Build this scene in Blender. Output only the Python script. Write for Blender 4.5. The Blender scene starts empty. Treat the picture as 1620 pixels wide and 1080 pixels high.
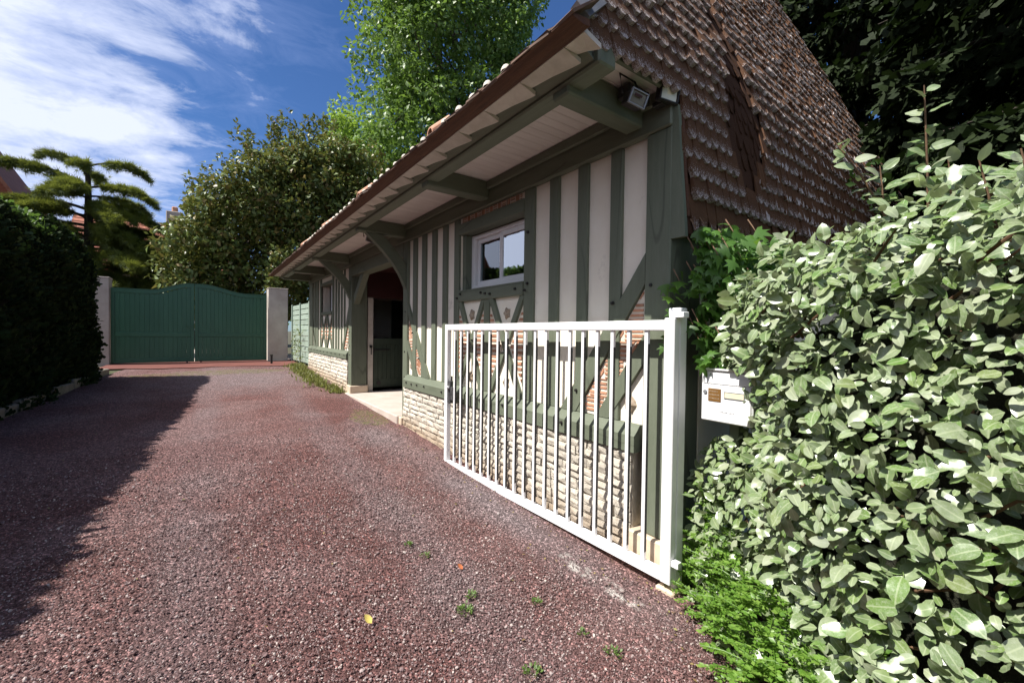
import bpy, math, random
import numpy as np
from mathutils import Vector, Matrix, Euler
rng = np.random.default_rng(7)
random.seed(7)
scene = bpy.context.scene
col = scene.collection
R = math.radians

# ---------------------------------------------------------------- camera
EYE = 1.5
YAW, PITCH, ROLL, FOC = R(36.0), R(-1.0), R(0.75), 668.0   # focal length in pixels of the 1620 px wide photograph
fw = Vector((math.sin(YAW)*math.cos(PITCH), math.cos(YAW)*math.cos(PITCH), math.sin(PITCH)))
rt = Vector((math.cos(YAW), -math.sin(YAW), 0))
up = rt.cross(fw)
rt, up = (math.cos(ROLL)*rt + math.sin(ROLL)*up), (-math.sin(ROLL)*rt + math.cos(ROLL)*up)
cd = bpy.data.cameras.new("camera"); cam = bpy.data.objects.new("camera", cd); col.objects.link(cam)
m = Matrix((rt, up, -fw)).transposed().to_4x4(); m.translation = (0, 0, EYE)
cam.matrix_world = m
cd.sensor_width = 36.0; cd.lens = FOC/1620*36; cd.clip_start = 0.05; cd.clip_end = 3000
scene.camera = cam

# ---------------------------------------------------------------- sun, sky, exposure
SUN = Vector((-1.0, 0.2, 1.35)).normalized()
sd = bpy.data.lights.new("sun", 'SUN'); so = bpy.data.objects.new("sun", sd); col.objects.link(so)
sd.energy = 5.0; sd.angle = R(0.5); sd.color = (1.0, 0.955, 0.89)
so.rotation_euler = (-SUN).to_track_quat('-Z', 'Y').to_euler(); so.location = (-20, 4, 27)

def nd(nt, t, **kw):
    n = nt.nodes.new(t)
    for k, v in kw.items():
        if k in ('op',): n.operation = v
        elif hasattr(n, k) and k not in n.inputs: setattr(n, k, v)
        else: n.inputs[k].default_value = v
    return n
def lk(nt, a, b): nt.links.new(a, b)
def ramp(nt, fac, stops):
    n = nt.nodes.new('ShaderNodeValToRGB'); e = n.color_ramp.elements
    while len(e) < len(stops): e.new(0.5)
    for i, (p, c) in enumerate(stops):
        e[i].position = p; e[i].color = (c, c, c, 1) if isinstance(c, (int, float)) else (*c, 1)
    lk(nt, fac, n.inputs[0]); return n.outputs[0]
def mix(nt, fac, a, b, bt='MIX'):
    n = nt.nodes.new('ShaderNodeMix'); n.data_type = 'RGBA'; n.blend_type = bt; n.clamp_factor = True
    for s, v in ((n.inputs[0], fac), (n.inputs[6], a), (n.inputs[7], b)):
        if isinstance(v, bpy.types.NodeSocket): lk(nt, v, s)
        elif isinstance(v, (int, float)): s.default_value = v
        else: s.default_value = (*v, 1)
    return n.outputs[2]
def mth(nt, op, a, b=0.0, c=None):
    n = nt.nodes.new('ShaderNodeMath'); n.operation = op
    for i, v in enumerate((a, b) if c is None else (a, b, c)):
        if isinstance(v, bpy.types.NodeSocket): lk(nt, v, n.inputs[i])
        else: n.inputs[i].default_value = v
    return n.outputs[0]

world = bpy.data.worlds.new("World"); scene.world = world; world.use_nodes = True
nt = world.node_tree; nt.nodes.clear()
sky = nd(nt, 'ShaderNodeTexSky', sky_type='NISHITA'); sky.sun_disc = False
sky.sun_elevation = math.asin(SUN.z); sky.sun_rotation = math.atan2(SUN.x, SUN.y); sky.air_density = 1.0; sky.dust_density = 0.25; sky.ozone_density = 2.5
tc = nd(nt, 'ShaderNodeTexCoord'); sx = nd(nt, 'ShaderNodeSeparateXYZ'); lk(nt, tc.outputs['Generated'], sx.inputs[0])
den = mth(nt, 'ADD', mth(nt, 'MAXIMUM', sx.outputs[2], 0.0), 0.16)
cx = nd(nt, 'ShaderNodeCombineXYZ'); lk(nt, mth(nt, 'DIVIDE', sx.outputs[0], den), cx.inputs[0]); lk(nt, mth(nt, 'DIVIDE', sx.outputs[1], den), cx.inputs[1])
mp = nd(nt, 'ShaderNodeMapping'); lk(nt, cx.outputs[0], mp.inputs[0])
mp.inputs['Rotation'].default_value = (0, 0, R(35)); mp.inputs['Scale'].default_value = (0.95, 1.35, 1); mp.inputs['Location'].default_value = (0.4, 0.9, 0)
n1 = nd(nt, 'ShaderNodeTexNoise', Scale=1.25, Detail=10.0, Roughness=0.60, Distortion=0.25); lk(nt, mp.outputs[0], n1.inputs['Vector'])
n2 = nd(nt, 'ShaderNodeTexNoise', Scale=0.6, Detail=3.0, Roughness=0.5); lk(nt, mp.outputs[0], n2.inputs['Vector'])
n3 = nd(nt, 'ShaderNodeTexNoise', Scale=5.0, Detail=8.0, Roughness=0.66, Distortion=0.8); lk(nt, mp.outputs[0], n3.inputs['Vector'])
bank = mth(nt, 'MULTIPLY', sx.outputs[0], -0.55)                     # the cloud thickens toward the west (-X)
body = mth(nt, 'ADD', mth(nt, 'ADD', mth(nt, 'MULTIPLY', n1.outputs[0], 0.9), mth(nt, 'MULTIPLY', n3.outputs[0], 0.22)), bank)
veil = ramp(nt, mth(nt, 'ADD', mth(nt, 'ADD', mth(nt, 'MULTIPLY', n2.outputs[0], 0.7), mth(nt, 'MULTIPLY', n3.outputs[0], 0.35)), bank), [(0.42, 0.0), (0.72, 0.62)])
puff = ramp(nt, body, [(0.575, 0.0), (0.635, 0.42), (0.74, 0.96)])
skyc = mix(nt, 1.0, sky.outputs[0], (0.62, 0.90, 1.30), 'MULTIPLY')
fin = mix(nt, puff, mix(nt, veil, skyc, (4.6, 5.9, 10.2)), (9.2, 9.9, 12.2))
bg = nd(nt, 'ShaderNodeBackground', Strength=0.056); lk(nt, fin, bg.inputs[0])
wo = nd(nt, 'ShaderNodeOutputWorld'); lk(nt, bg.outputs[0], wo.inputs[0])
vs = scene.view_settings; scene.display_settings.display_device = 'sRGB'
vs.view_transform = 'Standard'; vs.look = 'None'; vs.gamma = 1.0; vs.use_curve_mapping = False; vs.exposure = 0.8
scene.cycles.max_bounces = 6; scene.cycles.diffuse_bounces = 4; scene.cycles.transparent_max_bounces = 8

# ---------------------------------------------------------------- measuring
def ray(px, py): return fw + (px-810)/FOC*rt - (py-540)/FOC*up
def onX(px, py, X): d = ray(px, py); return Vector((0, 0, EYE)) + d*(X/d.x)
def onY(px, py, Y): d = ray(px, py); return Vector((0, 0, EYE)) + d*(Y/d.y)
def proj(P):
    P = np.asarray(P, float) - np.array([0, 0, EYE])
    z = P@np.array(fw); return 810+FOC*(P@np.array(rt))/z, 540-FOC*(P@np.array(up))/z, z
_gy = np.arange(-40, 120, 0.1)
_gz = np.interp(_gy, [-40, -5, 0, 1.7, 4.6, 6.4, 9.7, 11.5, 14, 17, 25, 120], [-.6, -.34, -.2, -.165, -.04, .06, .165, .27, .43, .46, .5, .5])
_k = np.hanning(15); _gz = np.convolve(np.pad(_gz, 7, 'edge'), _k/_k.sum(), 'valid')
def gz(x, y): return np.interp(y, _gy, _gz)

# ---------------------------------------------------------------- mesh helpers
WORLD = {}
class MB:
    def __init__(s): s.v = []; s.f = []
    def add(s, v, f):
        n = len(s.v); s.v += [tuple(p) for p in v]; s.f += [tuple(i+n for i in q) for q in f]; return s
    def box(s, a, b): return s.cbox(a, b, 0)
    def cbox(s, a, b, bev=0.006, jit=0.0, M=None):
        a = np.minimum(a, b).astype(float) if not isinstance(a, Vector) else np.array(a); b = np.maximum(a, b)
        c = (np.array(a)+np.array(b))/2; h = (np.array(b)-np.array(a))/2
        s.add(*chamfer(c, h, bev, jit, M)); return s
    def prism(s, poly, t0, t1, ax='x'):
        n = len(poly)
        area = sum(poly[i][0]*poly[(i+1) % n][1]-poly[(i+1) % n][0]*poly[i][1] for i in range(n))
        if area < 0: poly = poly[::-1]
        def P(a, b, t): return {'x': (t, a, b), 'y': (a, t, b), 'z': (a, b, t)}[ax]
        v = [P(a, b, t0) for a, b in poly]+[P(a, b, t1) for a, b in poly]
        f = [tuple(range(n))[::-1], tuple(range(n, 2*n))]+[(i, (i+1) % n, n+(i+1) % n, n+i) for i in range(n)]
        if ax == 'y': f = [q[::-1] for q in f]
        return s.add(v, f)
    def tube(s, pts, rad, n=8, cap=True):
        pts = [Vector(p) for p in pts]; v = []; f = []
        rad = [float(rad)]*len(pts) if isinstance(rad, (int, float)) else [float(r_) for r_ in rad]
        for i, p in enumerate(pts):
            d = (pts[min(i+1, len(pts)-1)]-pts[max(i-1, 0)]).normalized()
            u = d.cross(Vector((0, 0, 1)) if abs(d.z) < .95 else Vector((1, 0, 0))).normalized(); w = d.cross(u)
            for k in range(n):
                t = 2*math.pi*k/n; v.append(p+rad[i]*(math.cos(t)*u+math.sin(t)*w))
        for i in range(len(pts)-1):
            for k in range(n): f.append((i*n+k, (i+1)*n+k, (i+1)*n+(k+1) % n, i*n+(k+1) % n))
        if cap: f.append(tuple(range(n))); f.append(tuple(range((len(pts)-1)*n, len(pts)*n))[::-1])
        return s.add(v, f)
    def build(s, name, mat, parent=None, label=None, smooth=False, kind=None):
        v = np.array(s.v, float); c = (v.min(0)+v.max(0))/2
        me = bpy.data.meshes.new(name); me.from_pydata((v-c).tolist(), [], s.f); me.update()
        if smooth: me.polygons.foreach_set('use_smooth', [True]*len(me.polygons))
        me.materials.append(mat)
        return place(name, me, c, parent, label, kind)
def chamfer(c, h, b, jit=0, M=None):
    h = np.asarray(h, float); b = min(b, 0.45*h.min())
    if b <= 0:
        v = [(x, y, z) for x in (-1, 1) for y in (-1, 1) for z in (-1, 1)]
        v = np.array(v)*h; f = [(0, 1, 3, 2), (4, 6, 7, 5), (0, 4, 5, 1), (2, 3, 7, 6), (0, 2, 6, 4), (1, 5, 7, 3)]
    else:
        v = []; idx = {}
        for x in (-1, 1):
            for y in (-1, 1):
                for z in (-1, 1):
                    for a in range(3):
                        p = np.array([x, y, z])*(h-b); p[a] = (x, y, z)[a]*h[a]; idx[(x, y, z, a)] = len(v); v.append(p)
        v = np.array(v); f = []
        for a in range(3):
            o = [k for k in range(3) if k != a]
            for sg in (-1, 1):
                q = []
                for (p, r) in ((-1, -1), (1, -1), (1, 1), (-1, 1)):
                    s3 = [0, 0, 0]; s3[a] = sg; s3[o[0]] = p; s3[o[1]] = r; q.append(idx[(*s3, a)])
                f.append(q)
        for a in range(3):
            o = [k for k in range(3) if k != a]
            for p in (-1, 1):
                for r in (-1, 1):
                    q = []
                    for sg in (-1, 1):
                        s3 = [0, 0, 0]; s3[a] = sg; s3[o[0]] = p; s3[o[1]] = r
                        q.append((idx[(*s3, o[0])], idx[(*s3, o[1])]))
                    f.append([q[0][0], q[0][1], q[1][1], q[1][0]])
        for x in (-1, 1):
            for y in (-1, 1):
                for z in (-1, 1): f.append([idx[(x, y, z, k)] for k in range(3)])
        g = []
        for q in f:
            p = v[q]; nrm = np.cross(p[1]-p[0], p[2]-p[0]); g.append(tuple(q) if nrm@p.mean(0) > 0 else tuple(q[::-1]))
        f = g
    if jit: v = v+rng.normal(0, jit, v.shape)
    if M is not None: v = v@np.array(M).T
    return v+np.asarray(c, float), [tuple(q) for q in f]
def place(name, me, loc, parent=None, label=None, kind=None, rot=None, scale=None):
    o = bpy.data.objects.new(name, me); col.objects.link(o)
    loc = Vector(loc); WORLD[o.name] = loc.copy()
    if parent is not None: o.parent = parent; o.location = loc-WORLD[parent.name]
    else: o.location = loc
    if rot is not None: o.rotation_euler = rot
    if scale is not None: o.scale = scale
    if label: o['label'] = label
    if kind: o['kind'] = kind
    return o
def thing(name, loc, label, cat, group=None):
    o = bpy.data.objects.new(name, None); col.objects.link(o); o.empty_display_size = 0.1
    o.location = loc; WORLD[o.name] = Vector(loc); o['label'] = label; o['category'] = cat
    if group: o['group'] = group
    return o
def tag(o, label, cat, group=None):
    o['label'] = label; o['category'] = cat
    if group: o['group'] = group
    return o
def npmesh(name, v, tris, mat, rnd=None, attr='rnd', smooth=False):
    me = bpy.data.meshes.new(name); nv = len(v); k = tris.shape[1]; nf = len(tris)
    me.vertices.add(nv); me.vertices.foreach_set('co', v.astype(np.float32).ravel())
    me.loops.add(nf*k); me.loops.foreach_set('vertex_index', tris.astype(np.int32).ravel())
    me.polygons.add(nf); me.polygons.foreach_set('loop_start', np.arange(0, nf*k, k, dtype=np.int32))
    if smooth: me.polygons.foreach_set('use_smooth', np.ones(nf, dtype=bool))
    me.update(calc_edges=True)
    if rnd is not None:
        a = me.attributes.new(attr, 'FLOAT', 'POINT'); a.data.foreach_set('value', rnd.astype(np.float32))
    me.materials.append(mat); return me

# ---------------------------------------------------------------- materials
def newmat(name):
    m = bpy.data.materials.new(name); m.use_nodes = True; nt = m.node_tree; nt.nodes.clear()
    out = nd(nt, 'ShaderNodeOutputMaterial'); b = nd(nt, 'ShaderNodeBsdfPrincipled'); lk(nt, b.outputs[0], out.inputs[0])
    return m, nt, b, out
def coords(nt, scale=(1, 1, 1), rnd=True):
    tc = nd(nt, 'ShaderNodeTexCoord'); mp = nd(nt, 'ShaderNodeMapping'); mp.inputs['Scale'].default_value = scale
    if rnd:
        oi = nd(nt, 'ShaderNodeObjectInfo'); va = nd(nt, 'ShaderNodeVectorMath'); va.operation = 'ADD'
        s = nd(nt, 'ShaderNodeVectorMath'); s.operation = 'SCALE'; lk(nt, oi.outputs['Location'], s.inputs[0]); s.inputs['Scale'].default_value = 1.37
        lk(nt, tc.outputs['Object'], va.inputs[0]); lk(nt, s.outputs[0], va.inputs[1]); lk(nt, va.outputs[0], mp.inputs[0])
    else: lk(nt, tc.outputs['Object'], mp.inputs[0])
    return mp.outputs[0]
def noise(nt, vec, scale, detail=5, rough=0.6, dist=0.0):
    n = nd(nt, 'ShaderNodeTexNoise', Scale=scale, Detail=float(detail), Roughness=rough, Distortion=dist); lk(nt, vec, n.inputs['Vector']); return n.outputs[0]
def bump(nt, b, h, strength, dist):
    n = nd(nt, 'ShaderNodeBump', Strength=strength, Distance=dist); lk(nt, h, n.inputs['Height']); lk(nt, n.outputs[0], b.inputs['Normal'])
def simple(name, c1, c2, scale=6, rough=0.6, bmp=0.2, bs=60, stretch=(1, 1, 1), lo=0.35, hi=0.68, dist=0.004, spec=0.4, stain=None, perobj=0.0, metal=0.0, crack=0.0):
    m, nt, b, _ = newmat(name); v = coords(nt, stretch)
    c = mix(nt, ramp(nt, noise(nt, v, scale, 6, 0.62), [(lo, 0.0), (hi, 1.0)]), c1, c2)
    if stain: c = mix(nt, ramp(nt, noise(nt, v, stain[1], 7, 0.7), [(stain[2], 0.0), (stain[2]+0.12, 1.0)]), c, stain[0])
    if crack:
        k = noise(nt, v, .55, 1, .4, 0.0); k = mth(nt, 'ABSOLUTE', mth(nt, 'SUBTRACT', k, .5))
        k = mth(nt, 'MULTIPLY', ramp(nt, k, [(0.0, 1.0), (.006, .8), (.011, 0.0)]), ramp(nt, noise(nt, v, .35, 2), [(.45, 0.), (.55, 1.)])); c = mix(nt, mth(nt, 'MULTIPLY', k, crack), c, (.018, .018, .014))
        c = mix(nt, mth(nt, 'MULTIPLY', ramp(nt, noise(nt, v, 9, 5, .7), [(.55, 0.), (.8, 1.)]), .35), c, (.20, .22, .18))
    if perobj:
        oi = nd(nt, 'ShaderNodeObjectInfo'); hs = nd(nt, 'ShaderNodeHueSaturation'); lk(nt, c, hs.inputs['Color'])
        lk(nt, mth(nt, 'ADD', mth(nt, 'MULTIPLY', oi.outputs['Random'], perobj), 1-perobj/2), hs.inputs['Value']); c = hs.outputs[0]
    lk(nt, c, b.inputs['Base Color']); b.inputs['Roughness'].default_value = rough; b.inputs['Specular IOR Level'].default_value = spec
    b.inputs['Metallic'].default_value = metal
    if bmp: bump(nt, b, noise(nt, v, bs, 4, 0.6), bmp, dist)
    return m
def leafmat(name, cols, rough=0.45, trans=0.35, tcol=None, spec=0.5, back=None, vein=None):
    m, nt, b, out = newmat(name)
    at = nd(nt, 'ShaderNodeAttribute', attribute_name='rnd'); oi = nd(nt, 'ShaderNodeObjectInfo')
    fr = mth(nt, 'FRACT', mth(nt, 'ADD', at.outputs['Fac'], oi.outputs['Random']))
    c = ramp(nt, fr, [(i/(len(cols)-1), q) for i, q in enumerate(cols)])
    tc = nd(nt, 'ShaderNodeTexCoord')
    c = mix(nt, ramp(nt, noise(nt, tc.outputs['Object'], 35, 3), [(0.42, 0.0), (0.75, 0.5)]), c, tuple(min(1, x*1.5+0.01) for x in cols[-1]))
    if back:
        g = nd(nt, 'ShaderNodeNewGeometry'); c = mix(nt, g.outputs['Backfacing'], c, back)
    if vein:
        mv = nd(nt, 'ShaderNodeAttribute', attribute_name='mid'); c = mix(nt, ramp(nt, mv.outputs['Fac'], [(0.0, .5), (.07, .35), (.13, 0.0)]), c, vein)
        sp = ramp(nt, noise(nt, tc.outputs['Object'], 9, 6, .75), [(.48, 0.), (.68, .6)]); c = mix(nt, sp, c, (.36, .40, .30))
    lk(nt, c, b.inputs['Base Color']); b.inputs['Roughness'].default_value = rough; b.inputs['Specular IOR Level'].default_value = spec
    t = nd(nt, 'ShaderNodeBsdfTranslucent')
    lk(nt, mix(nt, 0.75, c, tcol or tuple(x*1.6 for x in cols[-1])), t.inputs[0])
    ms = nd(nt, 'ShaderNodeMixShader', Fac=trans); lk(nt, b.outputs[0], ms.inputs[1]); lk(nt, t.outputs[0], ms.inputs[2]); lk(nt, ms.outputs[0], out.inputs[0])
    return m
M = {}
M['timber'] = simple('green_timber_paint', (.114, .133, .092), (.140, .160, .114), 3, .62, .45, 22, (6, 6, .9), crack=.4, stain=((.06, .075, .055), 5, .66), dist=.003)
M['timber_y'] = simple('green_beam_paint', (.114, .133, .092), (.140, .160, .114), 3, .6, .45, 22, (6, .9, 6), crack=.4, stain=((.058, .072, .052), 5, .66), dist=.003)
M['timber_x'] = simple('green_tie_paint', (.106, .124, .085), (.128, .146, .104), 3, .6, .4, 22, (.9, 6, 6), dist=.003)
M['plaster'] = simple('cream_render', (.80, .745, .62), (.85, .80, .69), 3, .9, .5, 140, dist=.004, stain=((.58, .54, .46), 2.2, .62))
M['stone'] = simple('pale_limestone', (.55, .49, .40), (.73, .68, .59), 7, .92, 1.0, 45, dist=.012, stain=((.44, .35, .25), 6, .62), perobj=.34)
def splash():
    m = M['stone']; nt = m.node_tree; b = next(n for n in nt.nodes if n.type == 'BSDF_PRINCIPLED'); src = b.inputs['Base Color'].links[0].from_socket
    ge = nd(nt, 'ShaderNodeNewGeometry'); s = nd(nt, 'ShaderNodeSeparateXYZ'); lk(nt, ge.outputs['Position'], s.inputs[0])
    h = mth(nt, 'SUBTRACT', s.outputs[2], mth(nt, 'MULTIPLY', mth(nt, 'SUBTRACT', s.outputs[1], 5.0), .05)); h = mth(nt, 'ADD', h, mth(nt, 'MULTIPLY', mth(nt, 'SUBTRACT', noise(nt, ge.outputs['Position'], 7, 5, .7), .5), .45))
    lk(nt, mix(nt, ramp(nt, h, [(.02, .8), (.26, 0.)]), src, (.36, .26, .17)), b.inputs['Base Color'])
splash()   # earth splashed up the foot of the plinth by rain
M['mortar'] = simple('lime_mortar', (.44, .38, .29), (.58, .52, .42), 12, .95, .8, 60, dist=.008)
M['plinth'] = simple('sandstone_plinth', (.52, .41, .30), (.64, .53, .40), 5, .85, .35, 70, dist=.004)
M['strip'] = simple('terracotta_strip', (.38, .18, .105), (.50, .28, .18), 14, .85, .4, 90, perobj=.5, stain=((.56, .42, .30), 20, .62))
M['panelmortar'] = simple('cream_pointing', (.68, .61, .50), (.76, .70, .60), 10, .9, .5, 120)
M['white'] = simple('white_gate_paint', (.78, .78, .78), (.84, .84, .85), 5, .35, .1, 80, stain=((.42, .37, .31), 22, .70), dist=.001)
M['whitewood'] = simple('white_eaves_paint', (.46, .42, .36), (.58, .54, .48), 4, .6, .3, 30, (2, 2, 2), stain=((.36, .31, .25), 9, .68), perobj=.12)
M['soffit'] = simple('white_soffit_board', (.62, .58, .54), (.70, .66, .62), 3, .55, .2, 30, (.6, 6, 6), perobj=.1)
M['pvc'] = simple('white_window_frame', (.76, .76, .76), (.80, .80, .80), 2, .3, .05, 40)
M['iron'] = simple('black_iron', (.012, .012, .012), (.03, .026, .024), 20, .5, .3, 90)
M['steel_and_shade'] = simple('blackened_steel_and_bar_shade', (.02, .02, .022), (.09, .09, .09), 30, .5, .4, 120)  # steel of the lock; also colours in the shaded sides of the bars
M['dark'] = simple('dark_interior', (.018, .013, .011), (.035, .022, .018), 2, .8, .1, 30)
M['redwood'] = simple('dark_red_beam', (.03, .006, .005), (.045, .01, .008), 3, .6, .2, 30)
M['rust'] = simple('weathered_brown_board', (.065, .026, .014), (.115, .050, .026), 5, .75, .6, 40, (9, .7, 9), stain=((.06, .03, .02), 8, .62), dist=.006)
M['tile'] = simple('mossy_clay_tile', (.10, .07, .055), (.17, .10, .07), 6, .9, .6, 40, stain=((.12, .13, .05), 7, .62), perobj=.4)
M['palecap'] = simple('pale_mortar_nib', (.46, .41, .34), (.58, .53, .46), 8, .9, .4, 60)
M['terracotta'] = simple('terracotta_barrel', (.42, .21, .13), (.54, .31, .21), 7, .85, .4, 60)
M['zinc'] = simple('zinc_flashing', (.20, .21, .23), (.30, .31, .33), 5, .45, .2, 30, metal=.4)
M['concrete'] = simple('pink_concrete', (.44, .37, .32), (.53, .46, .41), 3, .85, .3, 80, stain=((.36, .31, .27), 4, .62))
M['render'] = simple('grey_render', (.36, .32, .28), (.47, .43, .38), 2, .9, .4, 70, stain=((.22, .20, .17), 2.2, .6))
M['gategreen'] = simple('deep_green_gate_paint', (.032, .100, .058), (.039, .116, .068), 2, .4, .08, 40, (3, 3, .6), perobj=.1)
M['slat'] = simple('pale_green_slat', (.24, .31, .25), (.34, .41, .34), 4, .6, .3, 40, (.8, .8, 6), perobj=.15)
M['bark'] = simple('bark', (.05, .038, .028), (.11, .085, .065), 8, .95, .9, 22, (3, 3, .6), dist=.02)
M['cedarbark'] = simple('dark_bark', (.025, .02, .015), (.05, .04, .03), 8, .95, .9, 22, (3, 3, .6), dist=.02)
M['twig'] = simple('brown_twig', (.10, .055, .03), (.17, .10, .055), 20, .8, .2, 60)
M['shade_core'] = simple('inner_twigs_and_shade', (.012, .014, .007), (.03, .03, .016), 9, .95, .9, 30, dist=.05)  # dark colour for inner twigs and for the shade among them
M['kerb'] = simple('mossy_kerb', (.17, .16, .13), (.27, .25, .21), 6, .9, .6, 50, stain=((.08, .11, .03), 4, .55))
M['redtile'] = simple('red_roof_tile', (.24, .085, .05), (.36, .14, .085), 6, .85, .5, 30, perobj=.4)
M['brick'] = simple('red_brick', (.20, .06, .035), (.30, .10, .06), 6, .9, .5, 40)
M['shell'] = simple('brown_shell', (.20, .14, .09), (.42, .35, .27), 30, .6, .6, 60)
M['plaque'] = simple('brass_plaque', (.20, .10, .03), (.30, .16, .05), 9, .4, .1, 60, metal=.3)
M['cream'] = simple('cream_nameplate', (.68, .62, .42), (.74, .68, .50), 5, .5, .05, 60)
M['lamp_glass'] = simple('frosted_lamp_face', (.62, .62, .50), (.70, .70, .58), 5, .25, .05, 40)
M['halogen'] = simple('halogen_reflector', (.10, .09, .07), (.16, .14, .10), 6, .2, .05, 40)
M['rail'] = M['timber_y']
M['doorgreen'] = simple('dark_green_door_paint', (.028, .042, .028), (.04, .056, .038), 3, .6, .3, 22, (6, 6, .9), dist=.003)
def glassmat(k0):
    m, nt, b, out = newmat('window_glass')
    g = nd(nt, 'ShaderNodeBsdfGlossy', Roughness=0.02); g.inputs[0].default_value = (.9, .95, 1, 1)
    t = nd(nt, 'ShaderNodeBsdfTransparent'); t.inputs[0].default_value = (.75, .8, .8, 1)
    f = nd(nt, 'ShaderNodeFresnel', IOR=1.5); k = mth(nt, 'ADD', mth(nt, 'MULTIPLY', f.outputs[0], 1.6), k0)
    ms = nd(nt, 'ShaderNodeMixShader'); lk(nt, k, ms.inputs[0]); lk(nt, t.outputs[0], ms.inputs[1]); lk(nt, g.outputs[0], ms.inputs[2]); lk(nt, ms.outputs[0], out.inputs[0])
    return m
M['glass'] = glassmat(.10); M['coated'] = glassmat(.42)
def shinglemat(name, bare):
    m, nt, b, _ = newmat(name); v = coords(nt, (1, 1, 1)); at = nd(nt, 'ShaderNodeAttribute', attribute_name='sv')
    vs_ = coords(nt, (34, 34, 3.0)); oi = nd(nt, 'ShaderNodeObjectInfo')
    c = mix(nt, noise(nt, vs_, 1.0, 6, .7), (.045, .022, .011), (.175, .086, .042))
    c = mix(nt, ramp(nt, noise(nt, v, 3.1, 3), [(.35, 0.), (.7, .7)]), c, (.085, .042, .026))
    if bare: c = mix(nt, .6, c, (.022, .009, .006))
    if not bare:
        st = mth(nt, 'ADD', noise(nt, vs_, 1.3, 5, .65), mth(nt, 'MULTIPLY', noise(nt, v, 11, 2), .5))
        low = mth(nt, 'SUBTRACT', 1.0, mth(nt, 'MULTIPLY', at.outputs['Fac'], 1.9))
        w = mth(nt, 'ADD', st, mth(nt, 'MULTIPLY', low, .28))
        c = mix(nt, ramp(nt, w, [(.995, 0.), (1.11, .85)]), c, (.58, .54, .53))
    lk(nt, c, b.inputs['Base Color']); b.inputs['Roughness'].default_value = .85; b.inputs['Specular IOR Level'].default_value = .2
    bump(nt, b, noise(nt, vs_, 2.0, 5, .7), .7, .006); return m
M['shingle'] = shinglemat('weathered_shingle', False); M['shingle_bare'] = shinglemat('bare_brown_shingle', True)
# ================================================================ THE OUTBUILDING
XF = 2.565                                   # face of the timbers
Y0, Y1 = 1.70, 14.0                          # near and far corner
HOUSE = thing('half_timbered_outbuilding', (4.2, 7.9, 0.2), 'long half-timbered outbuilding with sage green beams, deep eaves and a shingled end', 'building')
def part(name, mat, fn, label=None, parent=HOUSE, smooth=False, kind=None):
    b = MB(); fn(b); return b.build(name, M[mat], parent, label, smooth, kind)
def B(name, mat, a, b, bev=.006, parent=HOUSE, label=None): return part(name, mat, lambda q: q.cbox(a, b, bev), label, parent)
def pyz(px, py): p = onX(px, py, XF); return (p.y, p.z)

# --- render panels and hidden walls behind the timbers
wall = B('rendered_wall', 'plaster', (2.595, 1.76, .70), (2.80, 3.36, 3.10), 0)
B('rendered_wall', 'plaster', (2.595, 4.68, .70), (2.80, 6.42, 3.10), 0)
B('rendered_wall', 'plaster', (2.595, 3.36, .70), (2.80, 4.68, 1.98), 0)
B('rendered_wall', 'plaster', (2.595, 3.36, 2.74), (2.80, 4.68, 3.10), 0)
B('rendered_wall', 'plaster', (2.595, 9.66, .90), (2.80, 11.21, 3.10), 0)
B('rendered_wall', 'plaster', (2.595, 12.46, .90), (2.80, 13.98, 3.10), 0)
B('rendered_wall', 'plaster', (2.595, 11.21, .90), (2.80, 12.46, 2.0), 0)
B('rendered_wall', 'plaster', (2.595, 11.21, 2.78), (2.80, 12.46, 3.10), 0)
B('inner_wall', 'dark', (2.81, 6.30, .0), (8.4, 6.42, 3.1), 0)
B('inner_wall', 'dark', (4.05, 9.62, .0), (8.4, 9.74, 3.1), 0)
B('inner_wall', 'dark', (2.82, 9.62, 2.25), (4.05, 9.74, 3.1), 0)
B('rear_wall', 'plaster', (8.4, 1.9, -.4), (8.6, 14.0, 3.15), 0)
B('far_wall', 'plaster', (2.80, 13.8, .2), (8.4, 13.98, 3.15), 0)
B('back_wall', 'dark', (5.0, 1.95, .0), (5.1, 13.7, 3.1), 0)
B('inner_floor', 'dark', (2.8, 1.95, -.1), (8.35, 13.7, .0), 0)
# --- stone plinths, each stone a piece
def stone_meshes(n=7):
    out = []
    for k in range(n):
        nx, nz = 5, 3
        v = []; f = []
        for j in range(nz+1):
            for i in range(nx+1):
                u, w = i/nx-.5, j/nz-.5
                e = max(abs(u), abs(w))*2
                d = .5 - (.26 if e > .99 else 0) + (rng.normal(0, .11) if e < .99 else 0)
                if e > .99: u *= 1+rng.normal(0, .015); w *= 1+rng.normal(0, .03)
                v.append((-d, u, w))
        W = nx+1
        for j in range(nz):
            for i in range(nx): f.append((j*W+i, (j+1)*W+i, (j+1)*W+i+1, j*W+i+1))
        ring = [i for i in range(W)]+[j*W+nx for j in range(1, nz+1)]+[nz*W+i for i in range(nx-1, -1, -1)]+[j*W for j in range(nz-1, 0, -1)]
        n0 = len(v)
        for r_ in ring: v.append((.5, v[r_][1], v[r_][2]))
        for q in range(len(ring)):
            a, b = ring[q], ring[(q+1) % len(ring)]; f.append((a, b, n0+(q+1) % len(ring), n0+q))
        me = bpy.data.meshes.new('stone'); me.from_pydata(v, [], f); me.materials.append(M['stone']); me.update(); out.append(me)
    return out
SM = stone_meshes()
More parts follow.
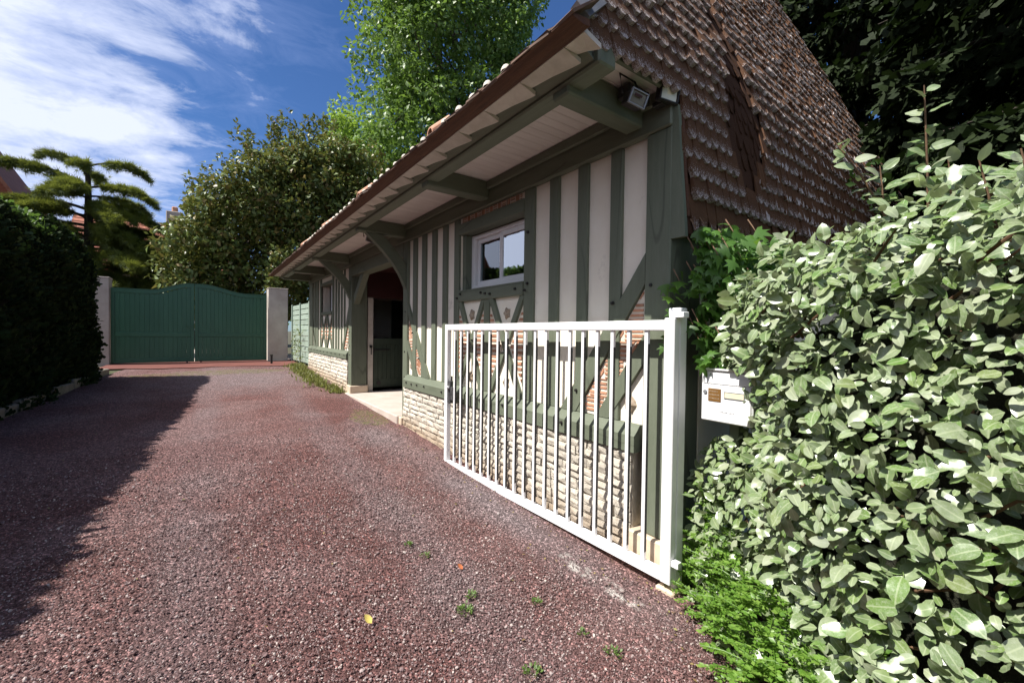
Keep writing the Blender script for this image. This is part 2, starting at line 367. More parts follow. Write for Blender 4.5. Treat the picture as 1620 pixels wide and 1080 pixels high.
def plinth(y0, y1, ztop, base, rows, xface):
    p = B('stone_plinth', 'mortar', (2.556, y0, -.4), (2.80, y1, ztop-.004), 0)
    hs = rng.uniform(.8, 1.22, rows); hs *= (ztop-base)/hs.sum(); zc = base
    for r_ in range(rows):
        rh = hs[r_]; y = y0; z = zc+rh*.5; zc += rh
        while y < y1-.04:
            L = min(rng.uniform(.15, .40), y1-y)
            if y1-(y+L) < .09: L = y1-y
            gy, ggz = .008, .007
            place('stone', SM[rng.integers(len(SM))], (xface+.025+rng.normal(0, .004), y+L/2, z+rng.normal(0, .003)), p, rot=(rng.normal(0, .015), rng.normal(0, .03), rng.normal(0, .02)), scale=(.056, L-gy, rh-ggz+rng.normal(0, .003)))
            y += L
plinth(1.975, 6.40, .648, -.17, 11, 2.525)
plinth(9.68, 13.95, .895, .16, 9, 2.525)
# --- sills, posts, plate
def sill(y0, y1, z0, z1):
    part('sill_beam', 'timber_y', lambda q: q.prism([(2.80, z0), (2.505, z0), (2.505, z1-.075), (2.565, z1), (2.80, z1)], y0, y1, 'y'))
sill(1.93, 6.34, .652, .847); sill(9.665, 13.93, .90, 1.082)
B('corner_post', 'timber', (2.553, 1.70, .085), (2.80, 1.905, 2.925), .008)
B('corner_post', 'timber', (2.801, 1.705, .085), (2.94, 1.86, 2.30), .006)
B('post_foot', 'plinth', (2.515, 1.685, -.4), (2.97, 2.04, .082), .012)
B('door_post', 'timber', (2.553, 6.31, .10), (2.80, 6.49, 2.925), .008)
B('post_foot', 'plinth', (2.50, 6.40, -.1), (2.82, 6.56, .16), .012)
B('door_post', 'timber', (2.553, 9.43, .34), (2.89, 9.665, 2.925), .008)
B('post_foot', 'plinth', (2.52, 9.395, -.1), (2.91, 9.70, .336), .014)
B('far_post', 'timber', (2.553, 13.56, 1.083), (2.80, 14.0, 2.925), .008)
B('wall_plate', 'timber_y', (2.535, 1.70, 2.926), (2.86, 14.0, 3.178), .01)
B('plate_moulding', 'timber_y', (2.50, 1.72, 3.09), (2.534, 13.98, 3.176), .008)
B('lintel', 'timber_y', (2.548, 6.495, 2.70), (2.78, 9.425, 2.924), .01)
# --- studs
def stud(ya, yb, z0=.848, z1=2.924, x=XF): B('stud', 'timber', (x, yb, z0), (2.62, ya, z1), .005)
for a, b in [(6.132, 6.003), (5.807, 5.675), (5.469, 5.342), (5.136, 5.015), (4.811, 4.684), (3.351, 3.198), (2.972, 2.848), (2.608, 2.491), (2.248, 2.135)]: stud(a, b)
for a, b in [(13.39, 13.19), (13.10, 12.84), (12.62, 12.46), (11.21, 11.09), (10.91, 10.82), (10.66, 10.57), (10.38, 10.31), (10.12, 10.06)]: stud(a, b, 1.083)
stud(4.09, 3.975, .848, 1.89)
# braces: flat timbers halved over the studs
def brace(poly, x0=XF-.006, name='brace'): part(name, 'timber', lambda q: q.prism(poly, x0, 2.615))
brace([(6.31, 1.384), (6.31, 1.232), (6.05, .850), (5.93, .850)]); brace([(6.31, 1.96), (6.31, 1.80), (5.665, .85), (5.526, .85)])
brace([(1.906, 2.094), (1.906, 1.875), (2.590, .85), (2.775, .85)]); brace([(1.906, 1.505), (1.906, 1.305), (2.226, .85), (2.359, .85)])
# bolt heads
BM = MB(); BM.tube([(0, 0, 0), (-.022, 0, 0)], [.016, .012], 6); _b = BM.build('bolt', M['iron'], HOUSE); BOLT = _b.data; WORLD.pop(_b.name); bpy.data.objects.remove(_b)
def bolt(y, z, x=2.562): place('bolt', BOLT, (x-.008, y, z), HOUSE)
for y in (6.2, 6.0, 5.8, 5.55, 5.0, 4.75, 4.5, 4.05, 3.98, 3.6, 3.2, 2.7, 2.3): bolt(y, .745+rng.normal(0, .015), 2.508)
for y in (4.68, 4.60, 4.12, 4.03, 3.93, 3.46, 3.30): bolt(y, 1.955+rng.normal(0, .012), 2.545)
for y, z in [(6.39, 1.83), (6.1, 1.5), (5.87, 1.12), (6.4, 1.2), (6.4, .8), (6.4, .7), (1.85, 1.86), (2.58, 1.03), (2.2, 1.75), (3.28, 2.0), (3.28, 2.5)]: bolt(y, z)
for y in np.linspace(9.8, 13.4, 10): bolt(y, .98, 2.508)
for y, z in [(9.55, 1.5), (9.55, 1.2), (9.55, 1.0)]: bolt(y, z)
# --- window bay
B('window_rail', 'timber_y', (2.548, 3.352, 1.89), (2.79, 4.684, 2.01), .008)
B('window_sill_board', 'timber_y', (2.552, 3.353, 2.0101), (2.79, 4.683, 2.03), .004)
B('window_lintel', 'timber_y', (2.556, 3.352, 2.72), (2.79, 4.684, 2.852), .006)
B('window_side', 'timber', (2.62, 4.60, 2.031), (2.80, 4.684, 2.719), .003)
WIN = B('window', 'pvc', (2.70, 4.535, 2.04), (2.78, 4.60, 2.71), .006)
def wb(a, b, mat='pvc', name='frame_bar', bev=.005): return B(name, mat, a, b, bev, WIN)
wb((2.70, 3.352, 2.04), (2.78, 4.534, 2.09)); wb((2.70, 3.352, 2.665), (2.78, 4.534, 2.71)); wb((2.70, 3.352, 2.091), (2.78, 3.40, 2.664))
for (ya, yb, x) in ((4.53, 3.90, 2.745), (4.00, 3.401, 2.715)):
    wb((x, ya-.055, 2.092), (x+.03, ya, 2.663), name='sash_bar'); wb((x, yb, 2.092), (x+.03, yb+.055, 2.663), name='sash_bar')
    wb((x, yb+.056, 2.092), (x+.03, ya-.056, 2.145), name='sash_bar'); wb((x, yb+.056, 2.61), (x+.03, ya-.056, 2.663), name='sash_bar')
    wb((x+.012, yb+.05, 2.14), (x+.018, ya-.05, 2.615), 'coated' if x < 2.73 else 'glass', 'pane', 0)
# far window
WIN2 = B('window', 'pvc', (2.69, 11.25, 2.03), (2.75, 11.31, 2.72), .005)
def wb2(a, b, mat='pvc', name='frame_bar'): return B(name, mat, a, b, .004 if mat != 'glass' else 0, WIN2)
wb2((2.69, 11.80, 2.03), (2.75, 11.86, 2.72)); wb2((2.69, 11.311, 2.03), (2.75, 11.799, 2.09)); wb2((2.69, 11.311, 2.66), (2.75, 11.799, 2.72)); wb2((2.715, 11.31, 2.09), (2.72, 11.80, 2.66), 'glass', 'pane')
B('window_rail', 'timber_y', (2.548, 11.211, 1.935), (2.79, 12.459, 2.02), .006)
B('window_lintel', 'timber_y', (2.556, 11.211, 2.72), (2.79, 12.459, 2.80), .006)
# crossed braces under both windows
def cross(ya, yb, z0, z1, w=.105):
    s = w*.5*math.hypot(ya-yb, z1-z0)/(z1-z0)
    brace([(ya-s*.3-s, z1), (ya-s*.3+s*.3, z1), (yb+s*.3+s, z0), (yb+s*.3-s*.3, z0)], XF-.004)
    for t0, t1 in ((0, .44), (.56, 1)):
        f = lambda t, o: (yb+s*.3+(ya-yb-s*.6)*t+o, z1+(z0-z1)*t)
        brace([f(t0, s*.6), f(t0, -s*.6), f(t1, -s*.6), f(t1, s*.6)], XF-.002)
cross(4.684, 4.09, .848, 1.889); cross(3.975, 3.351, .848, 1.889)
cross(12.46, 11.87, 1.083, 1.934, .09); cross(11.80, 11.21, 1.083, 1.934, .09); stud(11.87, 11.80, 1.083, 1.934)
# --- strips of clay tile laid in the pointing
def clip(poly, win):
    out = poly; n = len(win)
    ar = sum(win[i][0]*win[(i+1) % n][1]-win[(i+1) % n][0]*win[i][1] for i in range(n))
    w = win if ar > 0 else win[::-1]
    for i in range(n):
        a, b = w[i], w[(i+1) % n]; inp = out; out = []
        sd_ = lambda p: (b[0]-a[0])*(p[1]-a[1])-(b[1]-a[1])*(p[0]-a[0])
        for j in range(len(inp)):
            p, q = inp[j], inp[(j+1) % len(inp)]; sp, sq = sd_(p), sd_(q)
            if sp >= 0: out.append(p)
            if (sp >= 0) != (sq >= 0): t = sp/(sp-sq); out.append((p[0]+t*(q[0]-p[0]), p[1]+t*(q[1]-p[1])))
        if not out: return []
    return out
def shrink(poly, k):
    c = (sum(p[0] for p in poly)/len(poly), sum(p[1] for p in poly)/len(poly))
    return [(c[0]+(p[0]-c[0])*k, c[1]+(p[1]-c[1])*k) for p in poly]
def parea(p): return abs(sum(p[i][0]*p[(i+1) % len(p)][1]-p[(i+1) % len(p)][0]*p[i][1] for i in range(len(p))))/2
def tile_panel(poly, pitch=.032, th=.0165, block=None, amin=.00022):
    pm = part('tile_panel', 'panelmortar', lambda q: q.prism(poly, 2.583, 2.605))
    win = shrink(poly, .93)
    ys = [p[0] for p in poly]; zs = [p[1] for p in poly]
    blocks = []
    if block is None: blocks.append((min(ys), max(ys), min(zs), max(zs), 0.0))
    else:
        j = 0; z = min(zs)
        while z < max(zs):
            i = 0; y = min(ys)-.03*(j % 2)
            while y < max(ys):
                blocks.append((y, y+block, z, z+block*.8, (0.0, R(52), 0.0, R(-52))[(i+2*j+(j//2)) % 4] if block > .1 else (0.0, R(90))[(i+j) % 2])); y += block; i += 1
            z += block*.8; j += 1
    for (y0, y1, z0, z1, ang) in blocks:
        bw = clip([(y0+.006, z0+.004), (y1-.006, z0+.004), (y1-.006, z1-.004), (y0+.006, z1-.004)], win)
        if len(bw) < 3: continue
        cy, cz = (y0+y1)/2, (z0+z1)/2; L = max(y1-y0, z1-z0)
        n = int(L/pitch)+2; ca, sa = math.cos(ang), math.sin(ang)
        for k in range(-n, n+1):
            o = k*pitch+rng.normal(0, .0015); a2 = rng.normal(0, .025)
            pts = [(-L, o-th/2-a2*L*.3), (L, o-th/2+a2*L*.3), (L, o+th/2+a2*L*.3), (-L, o+th/2-a2*L*.3)]
            pts = [(cy+ca*u-sa*w, cz+sa*u+ca*w) for u, w in pts]
            c = clip(pts, bw)
            if len(c) >= 3 and parea(c) > amin: part('tile_strip', 'strip', lambda q: q.prism(c, 2.5755+rng.normal(0, .001), 2.59), parent=pm)
tile_panel([(1.908, 1.862), (1.908, 1.515), (2.352, .852), (2.578, .852)], .036, .019, .19, .0004)
tile_panel([(6.305, 1.79), (6.305, 1.395), (5.925, .852), (5.672, .852)], .040, .021, .17, .0006)
for ya, yb in ((4.684, 4.09), (3.975, 3.351)):
    for e, s in ((ya, -1), (yb, 1)):
        tile_panel([(e, .93), (e+s*.235, 1.37), (e, 1.81)], .056, .028, None, .0006)
tile_panel([(3.36, 2.856), (4.675, 2.856), (4.675, 2.922), (3.36, 2.922)], .022, .011, .082, .0002)
tile_panel([(9.66, 1.75), (9.66, 1.45), (9.97, 1.086), (10.12, 1.086)], .07, .035, None, .0008)
for e, s in ((12.46, -1), (11.87, 1), (11.80, -1), (11.21, 1)): tile_panel([(e, 1.13), (e+s*.2, 1.5), (e, 1.88)], .09, .045, None, .0008)
brace([(9.664, 2.1), (9.664, 1.82), (10.12, 1.083), (10.24, 1.083)]); brace([(13.56, 1.9), (13.56, 1.7), (13.1, 1.083), (13.25, 1.083)])
# shells pressed into the render
def shell(y, z, s=.055):
    v = []; f = []; n = 10
    for j, (rr, d) in enumerate(((1.0, 0), (.8, .45), (.4, .75))):
        for k in range(n):
            t = 2*math.pi*k/n; q = rr*(1+.22*math.sin(5*t+y*9)+rng.normal(0, .06)); v.append((2.595-d*s*.7, y+q*s*math.cos(t), z+q*s*1.1*math.sin(t)))
    for j in range(2):
        for k in range(n): f.append((j*n+k, (j+1)*n+k, (j+1)*n+(k+1) % n, j*n+(k+1) % n))
    f.append(tuple(range(2*n, 3*n))[::-1]); part('shell_ornament', 'shell', lambda q: q.add(v, f))
for y, z in [(4.385, 1.72), (3.66, 1.72), (4.39, .98), (3.66, .985), (6.19, .985), (2.04, .98), (9.75, 1.15)]: shell(y, z)
# --- eaves: ties, purlin, soffit boards, fascia pieces, brown board, tile edge
for y in (2.0, 4.03, 6.40, 9.55, 11.9, 13.7):
    B('tie_beam', 'timber_x', (1.80, y-.075, 2.985), (2.534, y+.075, 3.177), .012)
B('purlin', 'timber_y', (1.785, 1.66, 3.034), (1.93, 14.05, 3.1765), .012)
B('purlin_bead', 'timber_y', (1.765, 1.70, 3.075), (1.784, 14.03, 3.105), .006)
B('purlin_bead', 'timber_y', (1.770, 1.70, 3.125), (1.784, 14.03, 3.15), .005)
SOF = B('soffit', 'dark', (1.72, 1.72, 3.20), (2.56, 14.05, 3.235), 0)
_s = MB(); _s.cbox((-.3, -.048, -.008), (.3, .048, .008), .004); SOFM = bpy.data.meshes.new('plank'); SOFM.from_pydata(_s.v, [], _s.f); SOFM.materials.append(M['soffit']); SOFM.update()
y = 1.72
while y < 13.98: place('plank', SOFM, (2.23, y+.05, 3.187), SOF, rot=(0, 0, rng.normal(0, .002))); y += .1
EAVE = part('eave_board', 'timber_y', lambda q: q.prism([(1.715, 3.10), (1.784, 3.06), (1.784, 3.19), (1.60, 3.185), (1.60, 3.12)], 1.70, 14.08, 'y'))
def scallop(y0, L):
    # painted board on the underside of the eave, lower and narrower at its near end
    v = []
    for (yy, xi, zi) in ((y0, 1.735, 3.050), (y0+L*.12, 1.733, 3.054), (y0+L*.55, 1.712, 3.070), (y0+L, 1.700, 3.082)):
        v += [(1.605, yy, 3.085), (xi, yy, zi), (xi, yy, zi+.028), (1.605, yy, 3.113)]
    f = [(0, 3, 2, 1), (12, 13, 14, 15)]
    for i in range(3):
        for k in range(4): f.append((i*4+k, i*4+(k+1) % 4, (i+1)*4+(k+1) % 4, (i+1)*4+k))
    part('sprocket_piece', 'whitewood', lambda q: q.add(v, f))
scallop(1.60, .15); y = 1.755
while y < 13.9: L = rng.uniform(.37, .43); scallop(y, L-.004); y += L
y = 1.56
while y < 14.0:
    L = min(rng.uniform(2.0, 2.7), 14.12-y)
    part('eave_underboard', 'rust', lambda q: q.prism([(1.603, 3.088), (1.56, 3.082), (1.515, 3.088), (1.478, 3.095), (1.478, 3.108), (1.603, 3.125)], y, y+L-.003, 'y')); y += L
TM = []
for k in range(4):
    q = MB(); q.cbox((-.10, -.083, -.009), (.16, .083, .009), .004, .003); me = bpy.data.meshes.new('roof_tile'); me.from_pydata(q.v, [], q.f); me.materials.append(M['tile']); me.update(); TM.append(me)
y = 1.545
while y < 14.05:
    place('roof_tile', TM[rng.integers(4)], (1.545+rng.normal(0, .006), y+.085, 3.158+rng.normal(0, .005)), HOUSE, rot=(rng.normal(0, .03), -R(38), rng.normal(0, .03))); y += .172
def barrel(y, r_, L, mat, name, lift):
    q = MB(); n = 9; v = []; f = []
    for i, t in enumerate((0, .5, 1)):
        rr = r_*(1-.12*t)
        for k in range(n): a = math.pi*k/(n-1); v.append((1.53+t*L*.75-.03, y+rr*math.cos(a), 3.13+lift+t*L*.7+rr*math.sin(a)*1.0))
        for k in range(n): a = math.pi*k/(n-1); v.append((1.53+t*L*.75-.03, y+rr*.78*math.cos(a), 3.13+lift+t*L*.7+rr*.78*math.sin(a)))
    for i in range(2):
        o = i*2*n; p = o+2*n
        for k in range(n-1): f.append((o+k, o+k+1, p+k+1, p+k)); f.append((o+n+k, p+n+k, p+n+k+1, o+n+k+1))
    for k in range(n-1): f.append((k, n+k, n+k+1, k+1))
    q.add(v, f); q.build(name, M[mat], HOUSE, smooth=False)
def nib(y):
    q = MB(); n = 8; v = []; f = []
    for j, (rr, h) in enumerate(((1, 0), (.92, .5), (.55, .9), (.15, 1.02))):
        for k in range(n): t = 2*math.pi*k/n; v.append((1.51+.03*rr*math.cos(t), y+.038*rr*math.sin(t), 3.13+.038*h))
    for j in range(3):
        for k in range(n): f.append((j*n+k, (j+1)*n+k, (j+1)*n+(k+1) % n, j*n+(k+1) % n)[::-1])
    f.append(tuple(range(3*n, 4*n))); q.add(v, f); q.build('mortar_nib', M['palecap'], HOUSE, smooth=True)
for y in np.arange(2.18, 8.9, .206):
    if min(abs(y-t) for t in (3.26, 5.29, 7.24, 9.08)) > .08: nib(y+rng.normal(0, .012))
for y in (3.26, 5.29, 7.24, 9.08): barrel(y, .055, .22, 'terracotta', 'barrel_tile', .015)
# curved brackets
def bracket(y, w=.10, x1=1.92, z1=2.984, x0=2.552, z0=2.18):
    def arc(k): return [(x0+(x1-x0)*t+k*math.sin(math.pi*t)*.12, z0+(z1-z0)*(t**1.15)+0*t) for t in np.linspace(0, 1, 9)]
    lo = [(x+.0, z) for x, z in arc(1)]; hi = [(min(x+.13, x0), min(z+.10, z1)) for x, z in arc(1)]
    q = MB(); v = []; f = []; n = len(lo)
    for yy in (y-w/2, y+w/2):
        for (x, z) in lo: v.append((x, yy, min(z, z1)))
        for (x, z) in hi: v.append((x, yy, z))
    N = 2*n
    for i in range(n-1):
        f.append((i, i+1, n+i+1, n+i)); f.append((N+i, N+n+i, N+n+i+1, N+i+1))
        f.append((i, N+i, N+i+1, i+1)); f.append((n+i, n+i+1, N+n+i+1, N+n+i))
    f.append((0, n, N+n, N)); f.append((n-1, N+n-1, N+2*n-1, 2*n-1))
    q.add(v, f); q.build('curved_bracket', M['timber_x'], HOUSE)
bracket(6.40); bracket(9.55)
part('lintel_brace', 'timber', lambda q: q.prism([(9.425, 2.10), (9.425, 2.28), (8.95, 2.698), (8.72, 2.698)], 2.60, 2.72))
part('lintel_brace', 'timber', lambda q: q.prism([(6.495, 2.25), (6.495, 2.40), (6.82, 2.698), (7.0, 2.698)], 2.60, 2.72))
# --- doorway
B('door_slab', 'concrete', (2.47, 6.50, -.2), (8.3, 9.60, .172), .012)
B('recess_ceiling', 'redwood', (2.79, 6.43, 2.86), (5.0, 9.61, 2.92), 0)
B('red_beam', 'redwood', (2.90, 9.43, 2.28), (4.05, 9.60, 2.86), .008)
JAMB = B('door_frame', 'whitewood', (2.93, 9.50, .175), (3.05, 9.58, 2.27), .006, label='scuffed white door frame')
DOOR = B('stable_door', 'doorgreen', (3.06, 9.53, .25), (3.96, 9.575, 1.36), .004, label='lower half of a green stable door')
for x in np.arange(3.07, 3.94, .098): B('board', 'doorgreen', (x, 9.515, .27), (x+.092, 9.529, 1.23), .003, DOOR)
B('rail', 'doorgreen', (3.06, 9.512, 1.235), (3.96, 9.529, 1.36), .004, DOOR); B('rail', 'doorgreen', (3.06, 9.505, .30), (3.96, 9.514, .44), .003, DOOR)
part('hinge', 'iron', lambda q: (q.cbox((3.07, 9.495, 1.09), (3.42, 9.511, 1.12), .003), q.tube([(3.06, 9.50, 1.05), (3.06, 9.50, 1.16)], .014, 6)), parent=DOOR)
part('door_wheel', 'iron', lambda q: q.tube([(3.18, 9.49, .36), (3.18, 9.512, .36)], .05, 12), parent=DOOR)
part('latch', 'iron', lambda q: (q.cbox((2.97, 9.48, 1.15), (3.03, 9.499, 1.21), .003), q.tube([(3.0, 9.47, 1.18), (3.0, 9.47, 1.0)], .01, 6)), parent=JAMB)
# --- hipped roof and the shingled end
ZE = 3.19
def hipy(z): return 1.66+.36*(z-ZE)
ROOF = part('roof', 'tile', lambda q: q.add([(1.60, 1.76, ZE), (9.0, 1.76, ZE), (9.0, 14.1, ZE), (1.60, 14.1, ZE), (5.3, hipy(ZE+3.7)+.04, ZE+3.7), (5.3, 12.6, ZE+3.7)],
    [(0, 3, 2, 1), (0, 1, 4), (1, 2, 5, 4), (2, 3, 5), (3, 0, 4, 5)]))
_ez = np.arange(1.8, 7.2, .05); _ey = np.maximum(np.interp(_ez, [2.19, 2.35, 2.6, 2.95, 3.3, 7.2], [1.592, 1.618, 1.640, 1.662, 1.69, 1.9]), 1.60+.36*(_ez-ZE))
_ey = np.convolve(np.pad(_ey, 8, 'reflect', reflect_type='odd'), np.hanning(19)[1:-1]/np.hanning(19)[1:-1].sum(), 'valid')
def endy(z): return float(np.interp(z, _ez, _ey))
SG = part('shingled_end', 'shingle_bare', lambda q: q.prism([(endy(z)+.012, z) for z in (2.19, 2.35, 2.6, 2.95, 3.188)]+[(1.695, 3.188), (1.695, 2.19)], 2.62, 8.5, 'x'))
B('end_wall', 'plaster', (2.945, 1.70, -.3), (8.45, 1.90, 3.18), 0)
part('flare_board', 'timber', lambda q: q.prism([(endy(z)-.006, z) for z in (2.16, 2.35, 2.6, 2.95, 3.05)]+[(1.72, 3.05), (1.72, 2.16)], 2.556, 2.59, 'x'))
part('end_bargeboard', 'timber_x', lambda q: q.cbox((1.75, 1.69, 3.13), (2.60, 1.72, 3.188), .004))
part('edge_board', 'rust', lambda q: q.prism([(endy(z)-.012, z) for z in (2.30, 2.6, 2.95, 3.08)]+[(1.70, 3.08), (1.70, 2.30)], 2.591, 2.618, 'x'))
def shingle_mesh(point, k):
    w, L = .5, 1.0
    if point == 0: prof = [(-w, .15+.05*rng.random()), (-w*.35, .02*rng.random()), (w*.25, .015*rng.random()), (w, .13+.06*rng.random())]
    elif point == 1: prof = [(-w, .42), (-w*.25, .05), (w*.2, .0), (w, .40)]
    front = prof+[(w*.98, L), (-w*.98, L)]; n = len(front)
    v = []; sv = []
    for (x, z) in front:
        t = max(0, min(1, z)); v.append((x, -(1-t)*.5, z)); sv.append(t)
    for (x, z) in front: t = max(0, min(1, z)); v.append((x, .5-.3*t, z)); sv.append(t)
    f = [tuple(range(n))]+[tuple(range(n, 2*n))[::-1]]+[(i, n+i, n+(i+1) % n, (i+1) % n) for i in range(n)]
    return np.array(v), f, np.array(sv)
SHT = {p: [shingle_mesh(p, k) for k in range(6)] for p in (0, 1)}
def mk(p, k, mat):
    v, f, sv = SHT[p][k]; me = bpy.data.meshes.new('shingle'); me.from_pydata(v.tolist(), [], f); a = me.attributes.new('sv', 'FLOAT', 'POINT'); a.data.foreach_set('value', sv.astype(np.float32)); me.materials.append(M[mat]); me.update(); return me
SHM = {(p, k, mm): mk(p, k, mm) for p in (0, 1) for k in range(6) for mm in ('shingle', 'shingle_bare')}
lozenge = [(2.45, .04), (2.62, .10), (2.85, .27), (3.05, .33), (3.3, .25), (3.7, .16), (4.3, .09), (4.9, .04)]
cands = []
z = 2.195; r_ = 0; EXP = .134
while z < 5.9:
    bottom = r_ == 0
    h = .245 if bottom else EXP
    xl = 2.625 if z < 3.08 else 1.66+max(0, z-ZE)*1.0
    xr = 8.4 if z < ZE else 9.0-(z-ZE)-.05
    x = xl-(.05 if r_ % 2 else 0)+.004
    while x < xr:
        w = rng.uniform(.080, .115); xc = x+w/2
        if x+w < xl+.04: x += w; continue
        hw = float(np.interp(z, [a for a, _ in lozenge], [b for _, b in lozenge], left=0, right=0)); cxl = 3.47+.02*(z-2.9)
        p = 1 if (bottom or abs(xc-cxl) < hw) else 0
        d = .036 if p == 0 else .016
        z2 = z+.3; y = endy(z)-.004+rng.normal(0, .004); tilt = math.atan2(endy(z2)-endy(z), .3)
        if p == 1 and not bottom: y += .012; zz = z+rng.normal(0, .012)-(.035 if rng.random() < .5 else 0)
        else: zz = z+rng.normal(0, .005)
        L = h+.10
        cands.append((p, int(rng.integers(6)), (xc, y-d*.5, zz), -tilt-.05+rng.normal(0, .012), rng.normal(0, .012), (w-.003, d*(1+.25*rng.normal()), L*(1.22 if p and not bottom else 1)), 'shingle' if p == 0 or bottom else 'shingle_bare'))
        x += w
    z += h if bottom else EXP/math.sqrt(1+(0 if z < ZE else .36**2)); r_ += 1
def vis(c):
    px, py, d = proj(c[2]); return 0 if (py < -20 or px > 1420 or px < 900) else c[5][0]*c[5][2]/d**2*(1.0-.00025*(px-900))
cands.sort(key=lambda c: -vis(c))
for c in cands[:300]: place('shingle', SHM[(c[0], c[1], c[6])], c[2], SG, rot=(c[3], c[4], 0), scale=c[5])
vv = {'shingle': ([], [], []), 'shingle_bare': ([], [], [])}
for c in cands[300:]:
    v, f, sv = SHT[c[0]][c[1]]; E = np.array(Euler((c[3], c[4], 0)).to_matrix()); P = (v*np.array(c[5]))@E.T+np.array(c[2])
    t = vv[c[6]]; n0 = len(t[0]); t[0].extend(P.tolist()); t[1].extend([tuple(i+n0 for i in q) for q in f]); t[2].extend(sv.tolist())
for k, (v, f, sv) in vv.items():
    if not v: continue
    me = bpy.data.meshes.new('shingles'); c = np.mean(v, 0); me.from_pydata((np.array(v)-c).tolist(), [], f); a = me.attributes.new('sv', 'FLOAT', 'POINT'); a.data.foreach_set('value', np.array(sv, np.float32)); me.materials.append(M[k]); me.update()
    place('shingles', me, c, SG, kind='stuff')
# plain clay tiles of the front slope, course by course
_v, _f = [], []
for r_ in range(1, 37):
    z0 = 3.205+r_*.0985; x0 = 1.595+r_*.0985; ya, yb = 1.76+.36*(z0-ZE)+.05, 14.1-.40*(z0-ZE)-.05; y = ya+(.085 if r_ % 2 else 0)
    while y+.168 < yb:
        v, f = chamfer((0, 0, 0), (.085, .0815, .008), 0); a = R(-45)+.09+rng.normal(0, .012); c_, s_ = math.cos(a), math.sin(a)
        v = v@np.array([[c_, 0, s_], [0, 1, 0], [-s_, 0, c_]]).T+np.array([x0+.045, y+.084, z0+.062+rng.normal(0, .003)]); n0 = len(_v); _v += v.tolist(); _f += [tuple(i+n0 for i in q) for q in f]; y += .168
part('roof_tiles', 'tile', lambda q: q.add(_v, _f), parent=ROOF, kind='stuff')
# hip boards and flashing
def strip3(a, b, w, t, mat, name):
    a = Vector(a); b = Vector(b); d = (b-a).normalized(); s = d.cross(Vector((0, -1, .36)).normalized()).normalized(); n = s.cross(d)
    v = [p+s*i*w/2+n*j*t/2 for p in (a, b) for i, j in ((-1, -1), (1, -1), (1, 1), (-1, 1))]
    part(name, mat, lambda q: q.add(v, [(0, 1, 2, 3)[::-1], (4, 5, 6, 7), (0, 1, 5, 4), (1, 2, 6, 5), (2, 3, 7, 6), (3, 0, 4, 7)]))
strip3((1.60, 1.63, 3.20), (5.3, hipy(ZE+3.7), ZE+3.72), .10, .05, 'zinc', 'hip_flashing')
strip3((9.0, 1.63, 3.17), (5.3, hipy(ZE+3.7), ZE+3.70), .34, .07, 'shingle_bare', 'hip_board')
# ================================================================ WHITE SWING GATE
GA, GB = Vector((2.44, 1.565, 0)), Vector((2.385, 4.63, 0))     # hinge end, free end
gd = (GB-GA).normalized(); gl = (GB-GA).length; gn = Vector((-gd.y, gd.x, 0))
if gn.x > 0: gn = -gn
GATE = thing('swing_gate', (GA.x, GA.y, -.10), 'white steel bar gate swung open along the outbuilding wall', 'gate')
def gpt(s, t, z): p = GA+gd*s+gn*t; return (p.x, p.y, z)
def gbox(name, s0, s1, t0, t1, z0, z1, mat='white', bev=.006, parent=None):
    Mx = np.array([[gd.x, gn.x, 0], [gd.y, gn.y, 0], [0, 0, 1]]); q = MB()
    v, f = chamfer((0, 0, 0), ((s1-s0)/2, (t1-t0)/2, (z1-z0)/2), bev); v = v@Mx.T+np.array(gpt((s0+s1)/2, (t0+t1)/2, (z0+z1)/2)); 
    if np.linalg.det(Mx) < 0: f = [k[::-1] for k in f]
    q.add(v, f); return q.build(name, M[mat], parent or GATE)
ZB, ZT = -.105, 1.605
gbox('stile', 0, .075, -.03, .03, ZB, ZT+.012); gbox('stile', gl-.06, gl, -.03, .03, ZB, ZT)
gbox('top_rail', .0752, gl-.0602, -.028, .028, ZT-.07, ZT-.001); gbox('bottom_rail', .0752, gl-.0602, -.028, .028, ZB+.001, ZB+.07)
NB = 19
for i in range(NB):
    s = .075+(gl-.135)*(i+1)/(NB+1)
    b = gbox('bar', s-.014, s+.014, -.014, .014, ZB+.0705, ZT-.0705, 'white', .003)
    gbox('bar_side_shade', s-.0146, s-.0141, -.0125, .011, ZB+.08+rng.uniform(0, .1), ZT-.09-rng.uniform(0, .12), 'steel_and_shade', 0, b)  # dark strip painting the shade on the bar's near side
LK = gbox('lock_case', gl-.125, gl-.062, -.022, .022, .66, .93, 'steel_and_shade', .006)
gbox('keep', gl-.20, gl-.127, -.012, .018, .70, .86, 'steel_and_shade', .005, LK); gbox('lever', gl-.115, gl-.075, .0225, .06, .84, .865, 'white', .004, LK)
gbox('bolt_plate', gl-.06, gl-.05, -.05, -.031, .72, .98, 'steel_and_shade', .002, LK)
gbox('hinge', -.055, .04, -.045, .02, ZT+.0125, ZT+.05, 'white', .004); gbox('hinge', -.05, -.001, -.02, .02, .02, .06, 'white', .003)
GP = thing('gate_post', (2.52, 1.58, -.2), 'white steel hinge post of the open bar gate, beside the letterbox', 'post')
B('shaft', 'white', (2.478, 1.567, -.45), (2.558, 1.655, 1.685), .006, GP); B('keyhole', 'iron', (2.4735, 1.58, 1.56), (2.4775, 1.595, 1.585), 0, GP)
B('footing', 'plinth', (2.42, 1.545, -.5), (2.58, 1.68, -.15), .01, GP)

